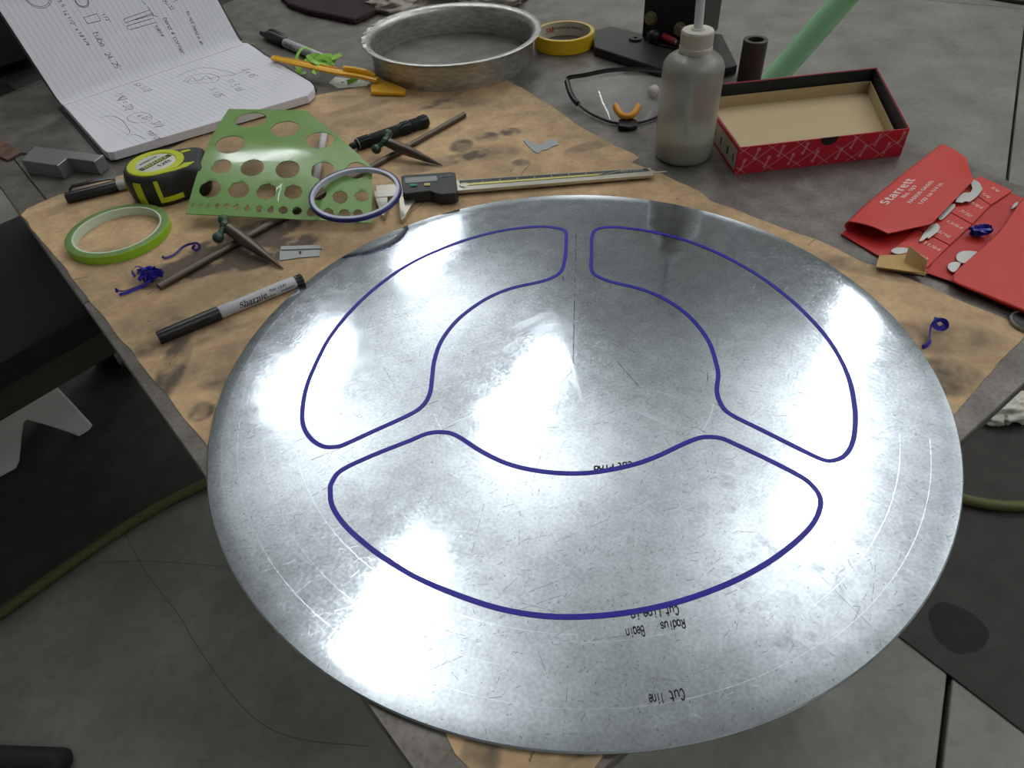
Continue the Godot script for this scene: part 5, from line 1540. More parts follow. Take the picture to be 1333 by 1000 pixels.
func build_scraps() -> void:
	var blue := mat(rgb(44, 34, 160), 0.3)
	var lime := mat(rgb(146, 206, 66), 0.45)
	lime.backlight_enabled = true
	lime.backlight = Color(0.2, 0.3, 0.05)
	scrap("blue_tape_scrap", "crumpled blue tape wad at the left end of the trammel rod", "", blue, [wad(Vector3(-0.3676, 0.9055, -0.1666), Vector3(0.013, 0.0065, 0.011), 26, 3), wad(Vector3(-0.3658, 0.9055, -0.17), Vector3(0.012, 0.0065, 0.010), 22, 13), [Vector3(-0.3936, 0.8991, -0.1503), Vector3(-0.3932, 0.9025, -0.1515), Vector3(-0.3886, 0.9015, -0.1488), Vector3(-0.3833, 0.8991, -0.1549), Vector3(-0.3743, 0.8991, -0.1596), Vector3(-0.3632, 0.9015, -0.1609)], [Vector3(-0.3795, 0.9055, -0.1645), Vector3(-0.3872, 0.9035, -0.1766), Vector3(-0.3871, 0.9015, -0.1868), Vector3(-0.3756, 0.9045, -0.1774)], [Vector3(-0.3909, 0.8991, -0.1466), Vector3(-0.3833, 0.8989, -0.1505), Vector3(-0.3766, 0.8989, -0.1555), Vector3(-0.3692, 0.8995, -0.1597)]], 0.0026)
	scrap("blue_tape_scrap", "loose blue tape curl lying beside the green tape roll", "", mat(rgb(66, 56, 130), 0.35), [[Vector3(-0.3697, 0.8989, -0.2049), Vector3(-0.3654, 0.8985, -0.2023), Vector3(-0.3579, 0.8989, -0.2073), Vector3(-0.3523, 0.9005, -0.216), Vector3(-0.3444, 0.9035, -0.2157), Vector3(-0.3363, 0.9045, -0.2145), Vector3(-0.3346, 0.9015, -0.2122), Vector3(-0.3381, 0.8991, -0.211), Vector3(-0.3411, 0.9015, -0.2117), Vector3(-0.3379, 0.9045, -0.2121)]], 0.0024)
	scrap("blue_tape_scrap", "crumpled blue tape wad resting on the open red pouch", "", blue, [wad(Vector3(0.3817, 0.9055, -0.1434), Vector3(0.011, 0.0055, 0.0075), 30, 5), wad(Vector3(0.3804, 0.9055, -0.1435), Vector3(0.009, 0.0055, 0.006), 20, 15), [Vector3(0.3923, 0.9025, -0.148), Vector3(0.3945, 0.9055, -0.148), Vector3(0.3938, 0.9045, -0.1434), Vector3(0.391, 0.9015, -0.1422), Vector3(0.3903, 0.9015, -0.1461)]], 0.0026)
	scrap("blue_tape_scrap", "blue tape spiral lying on brown paper right of the disc", "", blue, [[Vector3(0.2698, 0.8987, -0.0048), Vector3(0.2752, 0.8987, -0.0086), Vector3(0.2786, 0.8995, -0.0154), Vector3(0.2816, 0.9015, -0.0219), Vector3(0.2844, 0.9035, -0.0257), Vector3(0.2892, 0.9055, -0.0274), Vector3(0.2935, 0.9055, -0.025), Vector3(0.2943, 0.9015, -0.0223), Vector3(0.2903, 0.8995, -0.0224), Vector3(0.2856, 0.9015, -0.0242), Vector3(0.286, 0.9045, -0.0261), Vector3(0.2911, 0.9055, -0.0262), Vector3(0.2935, 0.9025, -0.024), Vector3(0.2891, 0.9005, -0.0232), Vector3(0.2861, 0.9035, -0.0255), Vector3(0.2879, 0.9065, -0.0291)], [Vector3(0.2682, 0.8987, -0.0049), Vector3(0.2725, 0.8989, -0.0069), Vector3(0.278, 0.8987, -0.011)]], 0.003)
	scrap("green_tape_scrap", "tangled lime tape scraps heaped over the amber scraper's handle", "", lime, [[Vector3(-0.3088, 0.8995, -0.6556), Vector3(-0.3172, 0.9025, -0.672), Vector3(-0.3161, 0.9105, -0.6908), Vector3(-0.308, 0.9145, -0.7021), Vector3(-0.3002, 0.9105, -0.7029)], [Vector3(-0.3003, 0.9105, -0.6471), Vector3(-0.2945, 0.9145, -0.6579), Vector3(-0.2843, 0.9165, -0.6648), Vector3(-0.2755, 0.9125, -0.6569), Vector3(-0.2831, 0.9105, -0.6467), Vector3(-0.29, 0.9165, -0.6457)], [Vector3(-0.2879, 0.9125, -0.6393), Vector3(-0.2751, 0.9185, -0.6488), Vector3(-0.264, 0.9165, -0.658), Vector3(-0.2599, 0.9085, -0.6621), Vector3(-0.2674, 0.9105, -0.6409), Vector3(-0.2796, 0.9145, -0.6436)], [Vector3(-0.2711, 0.9105, -0.653), Vector3(-0.2615, 0.9145, -0.6515), Vector3(-0.2518, 0.9115, -0.6726)], [Vector3(-0.281, 0.912, -0.6066), Vector3(-0.2766, 0.914, -0.6221), Vector3(-0.2687, 0.9125, -0.6385)], [Vector3(-0.2972, 0.9165, -0.6644), Vector3(-0.2834, 0.9185, -0.6333), Vector3(-0.2714, 0.9145, -0.6308), Vector3(-0.2594, 0.9105, -0.645)], [Vector3(-0.3176, 0.8995, -0.6629), Vector3(-0.3074, 0.8995, -0.647), Vector3(-0.3012, 0.8995, -0.6486)], [Vector3(-0.2375, 0.8995, -0.6018), Vector3(-0.2294, 0.9005, -0.6057), Vector3(-0.2268, 0.9005, -0.6213), Vector3(-0.237, 0.9015, -0.6288)], [Vector3(-0.2971, 0.9145, -0.6469), Vector3(-0.2879, 0.9125, -0.668), Vector3(-0.2677, 0.9185, -0.6416), Vector3(-0.2596, 0.9125, -0.634)]], 0.0055)

func lump(m: MB, c: Vector3, s: Vector3, sd: int, amp: float, nu := 40, nv := 20) -> void:
	var n := FastNoiseLite.new()
	n.seed = sd
	n.frequency = 0.9
	n.fractal_octaves = 3
	var f := func(i: int, j: int) -> Vector3:
		var a := TAU * (i % nu) / nu
		var b := PI * j / nv
		var d := Vector3(cos(a) * sin(b), cos(b), sin(a) * sin(b))
		var r := 1.0 + amp * n.get_noise_3dv(d * 1.6) + amp * 0.6 * absf(n.get_noise_3dv(d * 3.7 + Vector3(5, 5, 5)))
		var p := d * r * s
		p.y = maxf(p.y, -s.y * 0.55)
		return c + p
	m.smooth = true
	for i in nu:
		for j in nv:
			var a: Vector3 = f.call(i, j)
			var b: Vector3 = f.call(i + 1, j)
			var cc: Vector3 = f.call(i + 1, j + 1)
			var d: Vector3 = f.call(i, j + 1)
			m.quad(a, b, cc, d)
	m.smooth = false

func build_glasses() -> void:
	var t := thing("safety_glasses", "clear safety glasses with black frame and orange nose pad behind the bottle", "glasses", Vector3(0.1055, 0.8965, -0.4693))
	var blk := mat(rgb(20, 20, 22), 0.3)
	var m := nb(t)
	m.sweep(spline([Vector3(0.0526, 0.9105, -0.4952), Vector3(0.0514, 0.9155, -0.5115), Vector3(0.0547, 0.9185, -0.5154), Vector3(0.0721, 0.9225, -0.5092), Vector3(0.0996, 0.9285, -0.5031), Vector3(0.1259, 0.9325, -0.4924), Vector3(0.1599, 0.9345, -0.476), Vector3(0.1934, 0.9325, -0.4609), Vector3(0.2201, 0.9245, -0.4536)], 5), PackedVector2Array([Vector2(-0.0014, -0.0028), Vector2(0.0014, -0.0028), Vector2(0.0014, 0.0028), Vector2(-0.0014, 0.0028)]), Vector3.UP, false, false)
	part("brow_bar", m, blk, t)
	m = nb(t)
	m.tube(spline([Vector3(0.0514, 0.9155, -0.5115), Vector3(0.0526, 0.9105, -0.4952), Vector3(0.0558, 0.9065, -0.4812), Vector3(0.0604, 0.9035, -0.4717)], 5), 0.0034, 10)
	part("hinge", m, blk, t)
	m = nb(t)
	m.tube(spline([Vector3(0.0604, 0.9035, -0.4717), Vector3(0.0689, 0.901, -0.4562), Vector3(0.0805, 0.9001, -0.439), Vector3(0.0955, 0.8997, -0.4228), Vector3(0.1134, 0.8997, -0.4157), Vector3(0.132, 0.8997, -0.4189), Vector3(0.1504, 0.8999, -0.4301), Vector3(0.1754, 0.9015, -0.4458), Vector3(0.2026, 0.9045, -0.4652)], 5), 0.0016, 8)
	part("lower_rim", m, blk, t)
	m = nb(t)
	m.ext(PackedVector2Array([Vector2(0.1024, -0.4216), Vector2(0.1094, -0.4257), Vector2(0.1182, -0.4242), Vector2(0.1235, -0.4182), Vector2(0.1219, -0.4041), Vector2(0.1107, -0.4009), Vector2(0.0999, -0.4056)]), TT + 0.0008, TT + 0.0062, 0.001)
	part("bridge", m, blk, t)
	m = nb(t)
	m.tube(spline([Vector3(0.1014, 0.9125, -0.4413), Vector3(0.1024, 0.9095, -0.4352), Vector3(0.1057, 0.9065, -0.4267), Vector3(0.1122, 0.9055, -0.4216), Vector3(0.1198, 0.9065, -0.4243), Vector3(0.1253, 0.9095, -0.4313), Vector3(0.1279, 0.9125, -0.4367)], 5), 0.0036, 12, false, [0.7, 0.85, 0.95, 1, 1, 1, 1, 1, 1, 1, 1, 1, 1, 1, 1, 1, 1, 1, 1, 1, 1, 1, 1, 1, 1, 1, 1, 0.95, 0.9, 0.8, 0.7])
	part("nose_pad", m, mat(rgb(226, 150, 36), 0.5), t)
	var lo := spline([Vector3(0.0612, 0.904, -0.4704), Vector3(0.0804, 0.9005, -0.4382), Vector3(0.0955, 0.9001, -0.4229), Vector3(0.1135, 0.9001, -0.4169), Vector3(0.1321, 0.9001, -0.42), Vector3(0.1505, 0.9005, -0.4308), Vector3(0.1753, 0.9025, -0.4457)], 4)
	var hi := spline([Vector3(0.0563, 0.9165, -0.5033), Vector3(0.0793, 0.9235, -0.4908), Vector3(0.0977, 0.9265, -0.4893), Vector3(0.1203, 0.9285, -0.4847), Vector3(0.1405, 0.9295, -0.4784), Vector3(0.1556, 0.9295, -0.4709), Vector3(0.1756, 0.9285, -0.4605)], 4)
	m = nb(t)
	m.shell(24, 8, func(u, v):
		var a: Vector3 = lo[int(round(u * 24))]
		var b: Vector3 = hi[int(round(u * 24))]
		return a.lerp(b, v) + Vector3(0, 0, 0.004 * sin(PI * v)), 0.0012)
	var g := mat(Color8(225, 232, 232, 20), 0.04)
	g.transparency = BaseMaterial3D.TRANSPARENCY_ALPHA
	g.metallic_specular = 0.25
	part("lens", m, g, t)
	var e := solo("ear_plug", "pale pink foam ear plug against the left of the bottle", "ear plug", Vector3(0.1583, 0.8965, -0.5088))
	m = nb(e)
	m.xf = axis_y(Vector3(0.1519, 0.9035, -0.488), Vector3(0.1711, 0.9045, -0.5083))
	m.lathe([Vector2(0, 0), Vector2(0.004, 0.0006), Vector2(0.0062, 0.003), Vector2(0.0066, 0.006), Vector2(0.0060, 0.012), Vector2(0, 0.0125)], 24, 0.0, TAU, 70.0)
	e.mesh = m.mesh()
	e.material_override = mat(rgb(200, 172, 178), 0.6)

func build_bottle() -> void:
	var c := Vector3(0.1600, TT + 0.0003, -0.3375)
	var t := thing("wash_bottle", "translucent white wash bottle with ribbed cap beside the red box", "bottle", c)
	var m := nb(t)
	m.xf = Transform3D(Basis(), c)
	m.lathe([Vector2(0, 0.0012), Vector2(0.024, 0.0008), Vector2(0.0270, 0.0), Vector2(0.0292, 0.0015), Vector2(0.0304, 0.005), Vector2(0.0308, 0.012), Vector2(0.0308, 0.0925), Vector2(0.0302, 0.0965), Vector2(0.0284, 0.1003), Vector2(0.0255, 0.1035), Vector2(0.0215, 0.1062), Vector2(0.0180, 0.1078), Vector2(0.0158, 0.1088), Vector2(0.0152, 0.1098), Vector2(0.0150, 0.1120)], 64, 0.0, TAU, 50.0)
	var b := mat(Color8(176, 177, 166, 140), 0.3)
	b.transparency = BaseMaterial3D.TRANSPARENCY_ALPHA
	b.clearcoat_enabled = true
	b.clearcoat = 0.7
	b.clearcoat_roughness = 0.12
	var body := part("body", m, b, t)
	m = nb(t)
	m.xf = Transform3D(Basis(), c)
	m.lathe([Vector2(0, 0.0022), Vector2(0.0270, 0.0022), Vector2(0.0294, 0.006), Vector2(0.0296, 0.012), Vector2(0.0296, 0.024), Vector2(0, 0.0241)], 48)
	part("liquid", m, mat(rgb(150, 148, 128), 0.3), body)
	m = nb(t)
	m.xf = Transform3D(Basis(), c)
	var cap := [Vector2(0.0150, 0.1100), Vector2(0.0158, 0.1092), Vector2(0.0162, 0.1100), Vector2(0.0162, 0.1140), Vector2(0.0156, 0.1145), Vector2(0.0152, 0.1280), Vector2(0.0146, 0.1290), Vector2(0.0070, 0.1292), Vector2(0.0062, 0.1305), Vector2(0.0050, 0.1308), Vector2(0, 0.1308)]
	m.lathe(cap, 48)
	for k in 44:
		var a := TAU * k / 44
		m.xf = Transform3D(Basis(Vector3.UP, -a), c)
		m.box(Vector3(0.0155, 0.1215, 0), Vector3(0.0009, 0.0125, 0.0011), 0.0002)
	part("cap", m, mat(rgb(204, 200, 186), 0.5), t)
	m = nb(t)
	m.tube(spline([c + Vector3(0.0, 0.129, 0), c + Vector3(-0.0006, 0.15, -0.001), c + Vector3(-0.002, 0.175, 0.001), c + Vector3(-0.006, 0.195, 0.008), c + Vector3(-0.014, 0.205, 0.022)], 5), 0.0044, 16, false)
	var tb := mat(Color8(222, 226, 230, 200), 0.3)
	tb.transparency = BaseMaterial3D.TRANSPARENCY_ALPHA
	part("spout_tube", m, tb, t)
	m = nb(t)
	m.tube([c + Vector3(0.001, 0.004, 0), c + Vector3(0.0, 0.109, 0)], 0.0028, 10)
	part("dip_tube", m, mat(rgb(200, 202, 200), 0.4), body)

func build_red_box() -> void:
	var FLc := Vector2(0.2026, -0.2857)
	var FRc := Vector2(0.3826, -0.301)
	var BRc := Vector2(0.4150, -0.4600)
	var BLc := Vector2(0.1940, -0.4420)
	var t := thing("red_box", "open red cardboard box with white line pattern and tan liner", "box", Vector3(0.3, TT, -0.36))
	var H := 0.0285
	var red := mat(rgb(196, 26, 50), 0.5)
	var blk := mat(rgb(26, 26, 28), 0.7)
	var tan_ := mat(rgb(188, 166, 128), 0.8)
	var C := [FLc, FRc, BRc, BLc]
	var ctr: Vector2 = (FLc + FRc + BRc + BLc) / 4
	var y0 := TT + 0.0004
	var mf := nb(t)
	mf.ext(PackedVector2Array(C), y0, y0 + 0.0012)
	part("bottom", mf, red, t)
	var ink := mat(rgb(216, 150, 156), 0.6)
	for k in 4:
		var a: Vector2 = C[k]
		var b: Vector2 = C[(k + 1) % 4]
		var x := Vector3(b.x - a.x, 0, b.y - a.y)
		var W := x.length()
		var f := frame(Vector3(a.x, y0 + 0.0012, a.y), x, Vector3.UP)   # z points outwards for the front wall
		if f.basis.z.dot(Vector3(ctr.x - a.x, 0, ctr.y - a.y)) > 0:
			f = f * Transform3D(Basis(), Vector3.ZERO)
		var inw := -signf(f.basis.z.dot(Vector3(ctr.x - a.x, 0, ctr.y - a.y)))
		# outer red board (a plan outline in the wall's own plane, given thickness)
		var out := PackedVector2Array([Vector2(0, 0), Vector2(W, 0), Vector2(W, H)])
		var flare := 0.0
		if k == 0:
			for q in 13:
				var an := PI * q / 12.0
				out.append(Vector2(W * 0.53 + cos(an) * 0.0095, H - sin(an) * 0.0088))
		out.append(Vector2(0, H))
		var m := nb(t)
		m.xf = f * Transform3D(Basis(Vector3(1, 0, 0), Vector3(0, 0, 1), Vector3(0, -1, 0)), Vector3.ZERO) * Transform3D(Basis(Vector3(1, 0, 0), Vector3(0, -inw * 1.0, 0), Vector3(0, 0, -1)), Vector3.ZERO)
		m.ext(out, 0.0, 0.0010, 0.0)
		var wall := part("side_wall", m, red, t)
		# black lining board
		m = nb(t)
		m.xf = f * Transform3D(Basis(Vector3(1, 0, 0), Vector3(0, 0, 1), Vector3(0, -1, 0)), Vector3.ZERO) * Transform3D(Basis(Vector3(1, 0, 0), Vector3(0, -inw * 1.0, 0), Vector3(0, 0, -1)), Vector3(0, 0, 0))
		m.ext(PackedVector2Array([Vector2(0.0015, 0), Vector2(W - 0.0015, 0), Vector2(W - 0.0015, H - 0.0006), Vector2(0.0015, H - 0.0006)]), 0.0012, 0.0024)
		part("lining", m, blk, wall)
		# printed pattern: crossed lines and small tools
		var o := f.translated_local(Vector3(0, 0, 0.0004 * inw)) if false else f
		var pf := Transform3D(f.basis, f.origin + f.basis.z * (0.00025 * inw))
		if k == 0:
			m = nb(t)
			var n := 6
			var dx := W / n
			for i in range(-1, n + 1):
				for s in 2:
					var p := Vector2(dx * i, 0) if s == 0 else Vector2(dx * i, H)
					var q := Vector2(dx * (i + 1.35), H) if s == 0 else Vector2(dx * (i + 1.35), 0)
					if p.x < 0:
						p = p.lerp(q, (0.0005 - p.x) / (q.x - p.x))
					if q.x > W:
						q = p.lerp(q, (W - 0.0005 - p.x) / (q.x - p.x))
					if p.x < W * 0.99 and q.x > 0.002:
						var nn := 12
						for g in nn:
							var pa := p.lerp(q, float(g) / nn)
							var pb := p.lerp(q, float(g + 1) / nn)
							if pa.distance_to(Vector2(W * 0.53, H)) > 0.011 and pb.distance_to(Vector2(W * 0.53, H)) > 0.011:
								m.stroke(PackedVector2Array([pa, pb]), 0.0006, pf)
			part("printed_line", m, ink, wall)
			m = nb(t)
			for i in 14:
				var p := Vector2(W * (i + 0.55) / 14.0, H * (0.7 if i % 2 else 0.34))
				if p.distance_to(Vector2(W * 0.53, H)) < 0.014:
					continue
				var sl := 0.0022
				m.stroke(PackedVector2Array([p + Vector2(-sl * 0.8, -0.0055), p + Vector2(sl * 0.4, 0.003)]), 0.002, pf)
				m.stroke(PackedVector2Array([p + Vector2(sl * 0.4, 0.003), p + Vector2(sl * 0.8, 0.0062)]), 0.0036, pf)
				m.stroke(PackedVector2Array([p + Vector2(-sl * 1.2, -0.0063), p + Vector2(-sl * 0.7, -0.0045)]), 0.0036, pf)
			part("printed_tool", m, mat(rgb(214, 128, 138), 0.6), wall)
		if k == 3:
			m = nb(t)
			m.stroke(PackedVector2Array([Vector2(W * 0.36, H * 0.47), Vector2(W * 0.985, H * 0.47)]), H * 0.78, pf)
			var lab := part("label_sticker", m, mat(rgb(190, 178, 150), 0.7), wall)
			m = nb(t)
			for q in [[0.93, 0.5, 0.010], [0.82, 0.55, 0.013], [0.68, 0.5, 0.010], [0.55, 0.5, 0.012]]:
				m.stroke(PackedVector2Array([Vector2(W * q[0], H * 0.30), Vector2(W * q[0], H * (0.30 + q[1] * 0.55))]), q[2] * 0.35, Transform3D(pf.basis, pf.origin + pf.basis.z * (0.0002 * inw)))
			part("lettering", m, mat(rgb(60, 66, 52), 0.7), lab)
	# tan liner tray standing a little askew inside
	var TL := [Vector2.ZERO, Vector2(FRc.x - 0.0055, FRc.y - 0.005), Vector2(BRc.x - 0.006, BRc.y + 0.0055), Vector2(0.2150, BLc.y + 0.003)]
	TL[0] = FLc + Vector2(0.0045, -0.0058)
	var m := nb(t)
	m.ext(PackedVector2Array(TL), y0 + 0.0022, y0 + 0.0032)
	var lt := part("liner_tray", m, tan_, t)
	for k in 4:
		var a: Vector2 = TL[k]
		var b: Vector2 = TL[(k + 1) % 4]
		var n := (b - a).orthogonal().normalized() * 0.0008
		if n.dot(ctr - a) < 0:
			n = -n
		m = nb(t)
		m.ext(PackedVector2Array([a, b, b + n, a + n]), y0 + 0.0033, y0 + (0.004 if k == 3 else 0.0165))
		part("liner_wall", m, tan_, lt)

func build_pouch() -> void:
	var red := mat(rgb(205, 52, 44), 0.45)
	var dred := mat(rgb(190, 40, 36), 0.5)
	var t := thing("red_pouch", "open red vinyl pouch of radius gauges with one folded flap", "pouch", Vector3(0.3611, 0.8965, -0.1591))
	var m := nb(t)
	m.ext(PackedVector2Array([Vector2(0.267, -0.163), Vector2(0.4159, -0.292), Vector2(0.4286, -0.249), Vector2(0.43, -0.2426), Vector2(0.4547, -0.2031), Vector2(0.488, -0.1495), Vector2(0.3919, 0.0029), Vector2(0.3636, -0.0362), Vector2(0.3388, -0.0725), Vector2(0.314, -0.0972), Vector2(0.2848, -0.1261)]), TT + 0.0004, TT + 0.0020, 0.0004)
	part("backing", m, dred, t)
	# left flap rolled over the fold
	var F0 := [Vector3(0.2709, 0.8965, -0.1683), Vector3(0.2982, 0.8965, -0.1955), Vector3(0.3554, 0.8965, -0.2461), Vector3(0.4214, 0.8965, -0.3021)]
	var E0 := [Vector3(0.2976, 0.8965, -0.142), Vector3(0.343, 0.8965, -0.155), Vector3(0.418, 0.8965, -0.2266), Vector3(0.436, 0.8965, -0.2744)]
	var pick := func(A: Array, v: float) -> Vector3:
		var x := v * 3.0
		var i := mini(int(x), 2)
		return A[i].lerp(A[i + 1], x - i)
	var fl := func(u: float, v: float) -> Vector3:
		var f: Vector3 = pick.call(F0, v)
		var e: Vector3 = pick.call(E0, v)
		var d := (e - f).normalized()
		var rr := lerpf(0.0052, 0.0042, v)
		if u < 0.3:
			var a := lerpf(-PI / 2, PI / 2, u / 0.3)
			return f + d * (rr * (1 - cos(a)) - 0.0) + Vector3(0, 0.0026 + rr + rr * sin(a), 0)
		var q := (u - 0.3) / 0.7
		return (f + d * rr).lerp(e, q) + Vector3(0, 0.0026 + rr * 2 + 0.0018 * sin(PI * q) * (1 - v) - 0.0035 * q * q * v, 0)
	m = nb(t)
	m.shell(36, 30, fl, 0.0011)
	var flap := part("flap", m, red, t)
	var sans := SystemFont.new()
	sans.font_names = PackedStringArray(["Droid Sans"])
	sans.font_weight = 700
	m = nb(t)
	for s in [["Starrett", 0.0078, 0.36, 0.42], ["No. 167", 0.0038, 0.44, 0.53], ["RADIUS GAGES", 0.0034, 0.41, 0.635], ["1/32 to 1/4 in.", 0.0034, 0.42, 0.74]]:
		var L := 0.16
		m.print_text(s[0], sans, s[1], func(x, y):
			var v: float = s[2] + x / L
			var u: float = s[3] - y / 0.078 
			var p: Vector3 = fl.call(u, v)
			return p + Vector3(0, 0.0003, 0), false)
	part("lettering", m, mat(rgb(226, 206, 200), 0.6), flap)
	# pockets
	var lo := [Vector2(0.2875, -0.1311), Vector2(0.3176, -0.1018)]
	m = nb(t)
	m.ext(PackedVector2Array([Vector2(0.313, -0.0952), Vector2(0.327, -0.1105), Vector2(0.4258, -0.1903), Vector2(0.4485, -0.1999), Vector2(0.4575, -0.1888), Vector2(0.3373, -0.0707)]), TT + 0.0022, TT + 0.0030, 0.0003)
	part("spine_panel", m, dred, t)
	var P0 := Vector2(0.3123, -0.1047)
	var n := 4
	var A := [Vector2(0.2992, -0.1297), Vector2(0.3347, -0.1599), Vector2(0.3715, -0.1925), Vector2(0.4095, -0.2248), Vector2(0.4346, -0.2425)]
	var B := [Vector2(0.3164, -0.1008), Vector2(0.35, -0.1305), Vector2(0.3848, -0.1599), Vector2(0.4171, -0.1891), Vector2(0.4506, -0.2116)]
	for k in n:
		m = nb(t)
		m.ext(PackedVector2Array([A[k].lerp(A[k + 1], 0.02), A[k + 1], B[k + 1], B[k].lerp(B[k + 1], 0.02)]), TT + 0.0026 + 0.0002 * k, TT + 0.0036 + 0.0002 * k, 0.0003)
		var pk := part("pocket", m, red, t)
		m = nb(t)
		var lab: Array = [["5/32", "11/64"], ["3/16", "13/64"], ["7/32", "15/64"], ["1/4", "1/4"]][k]
		for q in 2:
			var c: Vector2 = A[k].lerp(A[k + 1], 0.28 + 0.46 * q).lerp(B[k].lerp(B[k + 1], 0.28 + 0.46 * q), 0.68)
			var xd: Vector2 = (B[k] - A[k]).normalized()
			var f := frame(Vector3(c.x, TT + 0.0039 + 0.0002 * k, c.y), Vector3(xd.x, 0, xd.y), Vector3.UP.cross(Vector3(xd.x, 0, xd.y)))
			m.print_text(lab[q], sans, 0.0046, func(x, y): return f * Vector3(x, y - 0.002, 0), true)
		part("lettering", m, mat(rgb(232, 190, 180), 0.6), pk)
	# right half: a closed flap over more pockets
	m = nb(t)
	m.ext(PackedVector2Array([Vector2(0.3277, -0.0824), Vector2(0.3343, -0.0893), Vector2(0.3952, -0.1379), Vector2(0.448, -0.1918), Vector2(0.4621, -0.2012), Vector2(0.4921, -0.1402), Vector2(0.3933, 0.0128), Vector2(0.359, -0.0337), Vector2(0.3269, -0.0718), Vector2(0.3253, -0.0763)]), TT + 0.0056, TT + 0.0076, 0.0008)
	part("flap", m, red, t)
	m = nb(t)
	m.ext(PackedVector2Array([Vector2(0.3308, -0.0779), Vector2(0.3435, -0.0916), Vector2(0.4541, -0.1839), Vector2(0.4841, -0.1351), Vector2(0.3948, 0.0049), Vector2(0.3614, -0.0347), Vector2(0.3358, -0.0688)]), TT + 0.0021, TT + 0.0055, 0.0006)
	part("pocket", m, dred, t)
	# gauges tucked into the pouch
	var st := mat(rgb(188, 188, 184), 0.4, 0.55)
	var gl := [[PackedVector2Array([Vector2(0.4165, -0.2261), Vector2(0.4222, -0.2314), Vector2(0.4242, -0.225), Vector2(0.4212, -0.2135), Vector2(0.4094, -0.2007), Vector2(0.3978, -0.1924), Vector2(0.3951, -0.1941), Vector2(0.3904, -0.192), Vector2(0.3856, -0.194), Vector2(0.3922, -0.2045), Vector2(0.4011, -0.209), Vector2(0.4066, -0.2083), Vector2(0.4122, -0.2148)]), 6.6, "hook shaped radius gauge under the tip of the red flap", 0.0],
		[PackedVector2Array([Vector2(0.3598, -0.1735), Vector2(0.3726, -0.1867), Vector2(0.3806, -0.1926), Vector2(0.3853, -0.1933), Vector2(0.3827, -0.1881), Vector2(0.3729, -0.1785), Vector2(0.3608, -0.1681), Vector2(0.3581, -0.1684)]), 5.2, "dull radius gauge half hidden under the red flap's long edge", 0.0],
		[PackedVector2Array([Vector2(0.3253, -0.137), Vector2(0.3364, -0.1506), Vector2(0.348, -0.1619), Vector2(0.3538, -0.1637), Vector2(0.3541, -0.1572), Vector2(0.3487, -0.1502), Vector2(0.3359, -0.1406), Vector2(0.3345, -0.142), Vector2(0.3291, -0.1378)]), 5.0, "bright notched radius gauge below the red flap's corner", 0.0],
		[PackedVector2Array([Vector2(0.297, -0.1276), Vector2(0.3013, -0.1313), Vector2(0.3069, -0.1318), Vector2(0.3126, -0.1292), Vector2(0.3088, -0.1237), Vector2(0.3027, -0.1221), Vector2(0.2981, -0.1239)]), 3.7, "oval ended radius gauge beside the folded cardboard slip", 0.0],
		[PackedVector2Array([Vector2(0.3443, -0.1058), Vector2(0.3475, -0.1136), Vector2(0.3537, -0.1181), Vector2(0.3593, -0.1185), Vector2(0.3641, -0.1173), Vector2(0.3654, -0.1148), Vector2(0.3495, -0.1018)]), 4.6, "upper half round gauge poking from the right pocket of the pouch", 0.0],
		[PackedVector2Array([Vector2(0.3312, -0.0939), Vector2(0.3329, -0.0993), Vector2(0.3371, -0.1033), Vector2(0.342, -0.1038), Vector2(0.3447, -0.1012), Vector2(0.334, -0.0902)]), 4.6, "lower half round gauge poking from the right pocket of the pouch", 0.0],
		[PackedVector2Array([Vector2(0.4333, -0.1822), Vector2(0.4381, -0.1871), Vector2(0.4433, -0.1899), Vector2(0.4394, -0.1842), Vector2(0.4332, -0.1795), Vector2(0.4301, -0.1779)]), 4.8, "tiny gauge corner showing near the top of the right pocket", 0.0]]
	for g in gl:
		var p: Vector2 = g[0][0]
		var o := solo("radius_gauge", g[2], "gauge", Vector3(p.x, TT + g[1] * 0.001, p.y), "gauges tucked in the red pouch")
		m = nb(o)
		m.ext(PackedVector2Array(spline(Array(g[0]), 3, true)) if g[2].contains("round") or g[2].contains("oval") else g[0], TT + g[1] * 0.001, TT + g[1] * 0.001 + 0.0006)
		o.mesh = m.mesh()
		o.material_override = st
	# folded cardboard slip
	var c := thing("cardboard_slip", "folded tan cardboard slip lying against the red pouch's lower edge", "cardboard", Vector3(0.3015, 0.8965, -0.1118))
	var tn := mat(rgb(196, 160, 104), 0.8)
	m = nb(c)
	m.ext(PackedVector2Array([Vector2(0.2735, -0.1043), Vector2(0.2832, -0.1204), Vector2(0.3066, -0.1187), Vector2(0.3068, -0.1059), Vector2(0.3105, -0.0898)]), TT + 0.0050, TT + 0.0058)
	part("lower_fold", m, tn, c)
	m = nb(c)
	m.shell(2, 6, func(u, v): return (Vector3(0.299, 0.9027, -0.1077)).lerp(Vector3(0.3044, 0.9125, -0.1169), u).lerp((Vector3(0.3094, 0.9027, -0.0918)).lerp(Vector3(0.3097, 0.9125, -0.0945), u), v), 0.0008)
	part("raised_fold", m, tn, c)
	m = nb(c)
	m.ext(PackedVector2Array([Vector2(0.2773, -0.1079), Vector2(0.2851, -0.1138), Vector2(0.3135, -0.1057), Vector2(0.3125, -0.0935)]), TT + 0.0007, TT + 0.0014)
	part("bottom_fold", m, tn, c)
	# rubber eyelet at the right edge of the table
	var e := solo("eyelet", "black rubber eyelet with pale rim at the table's right edge", "eyelet", Vector3(0.3567, 0.8965, -0.0223))
	m = nb(e)
	m.xf = Transform3D(Basis(), Vector3(0.3607, 0.8972, -0.0248))
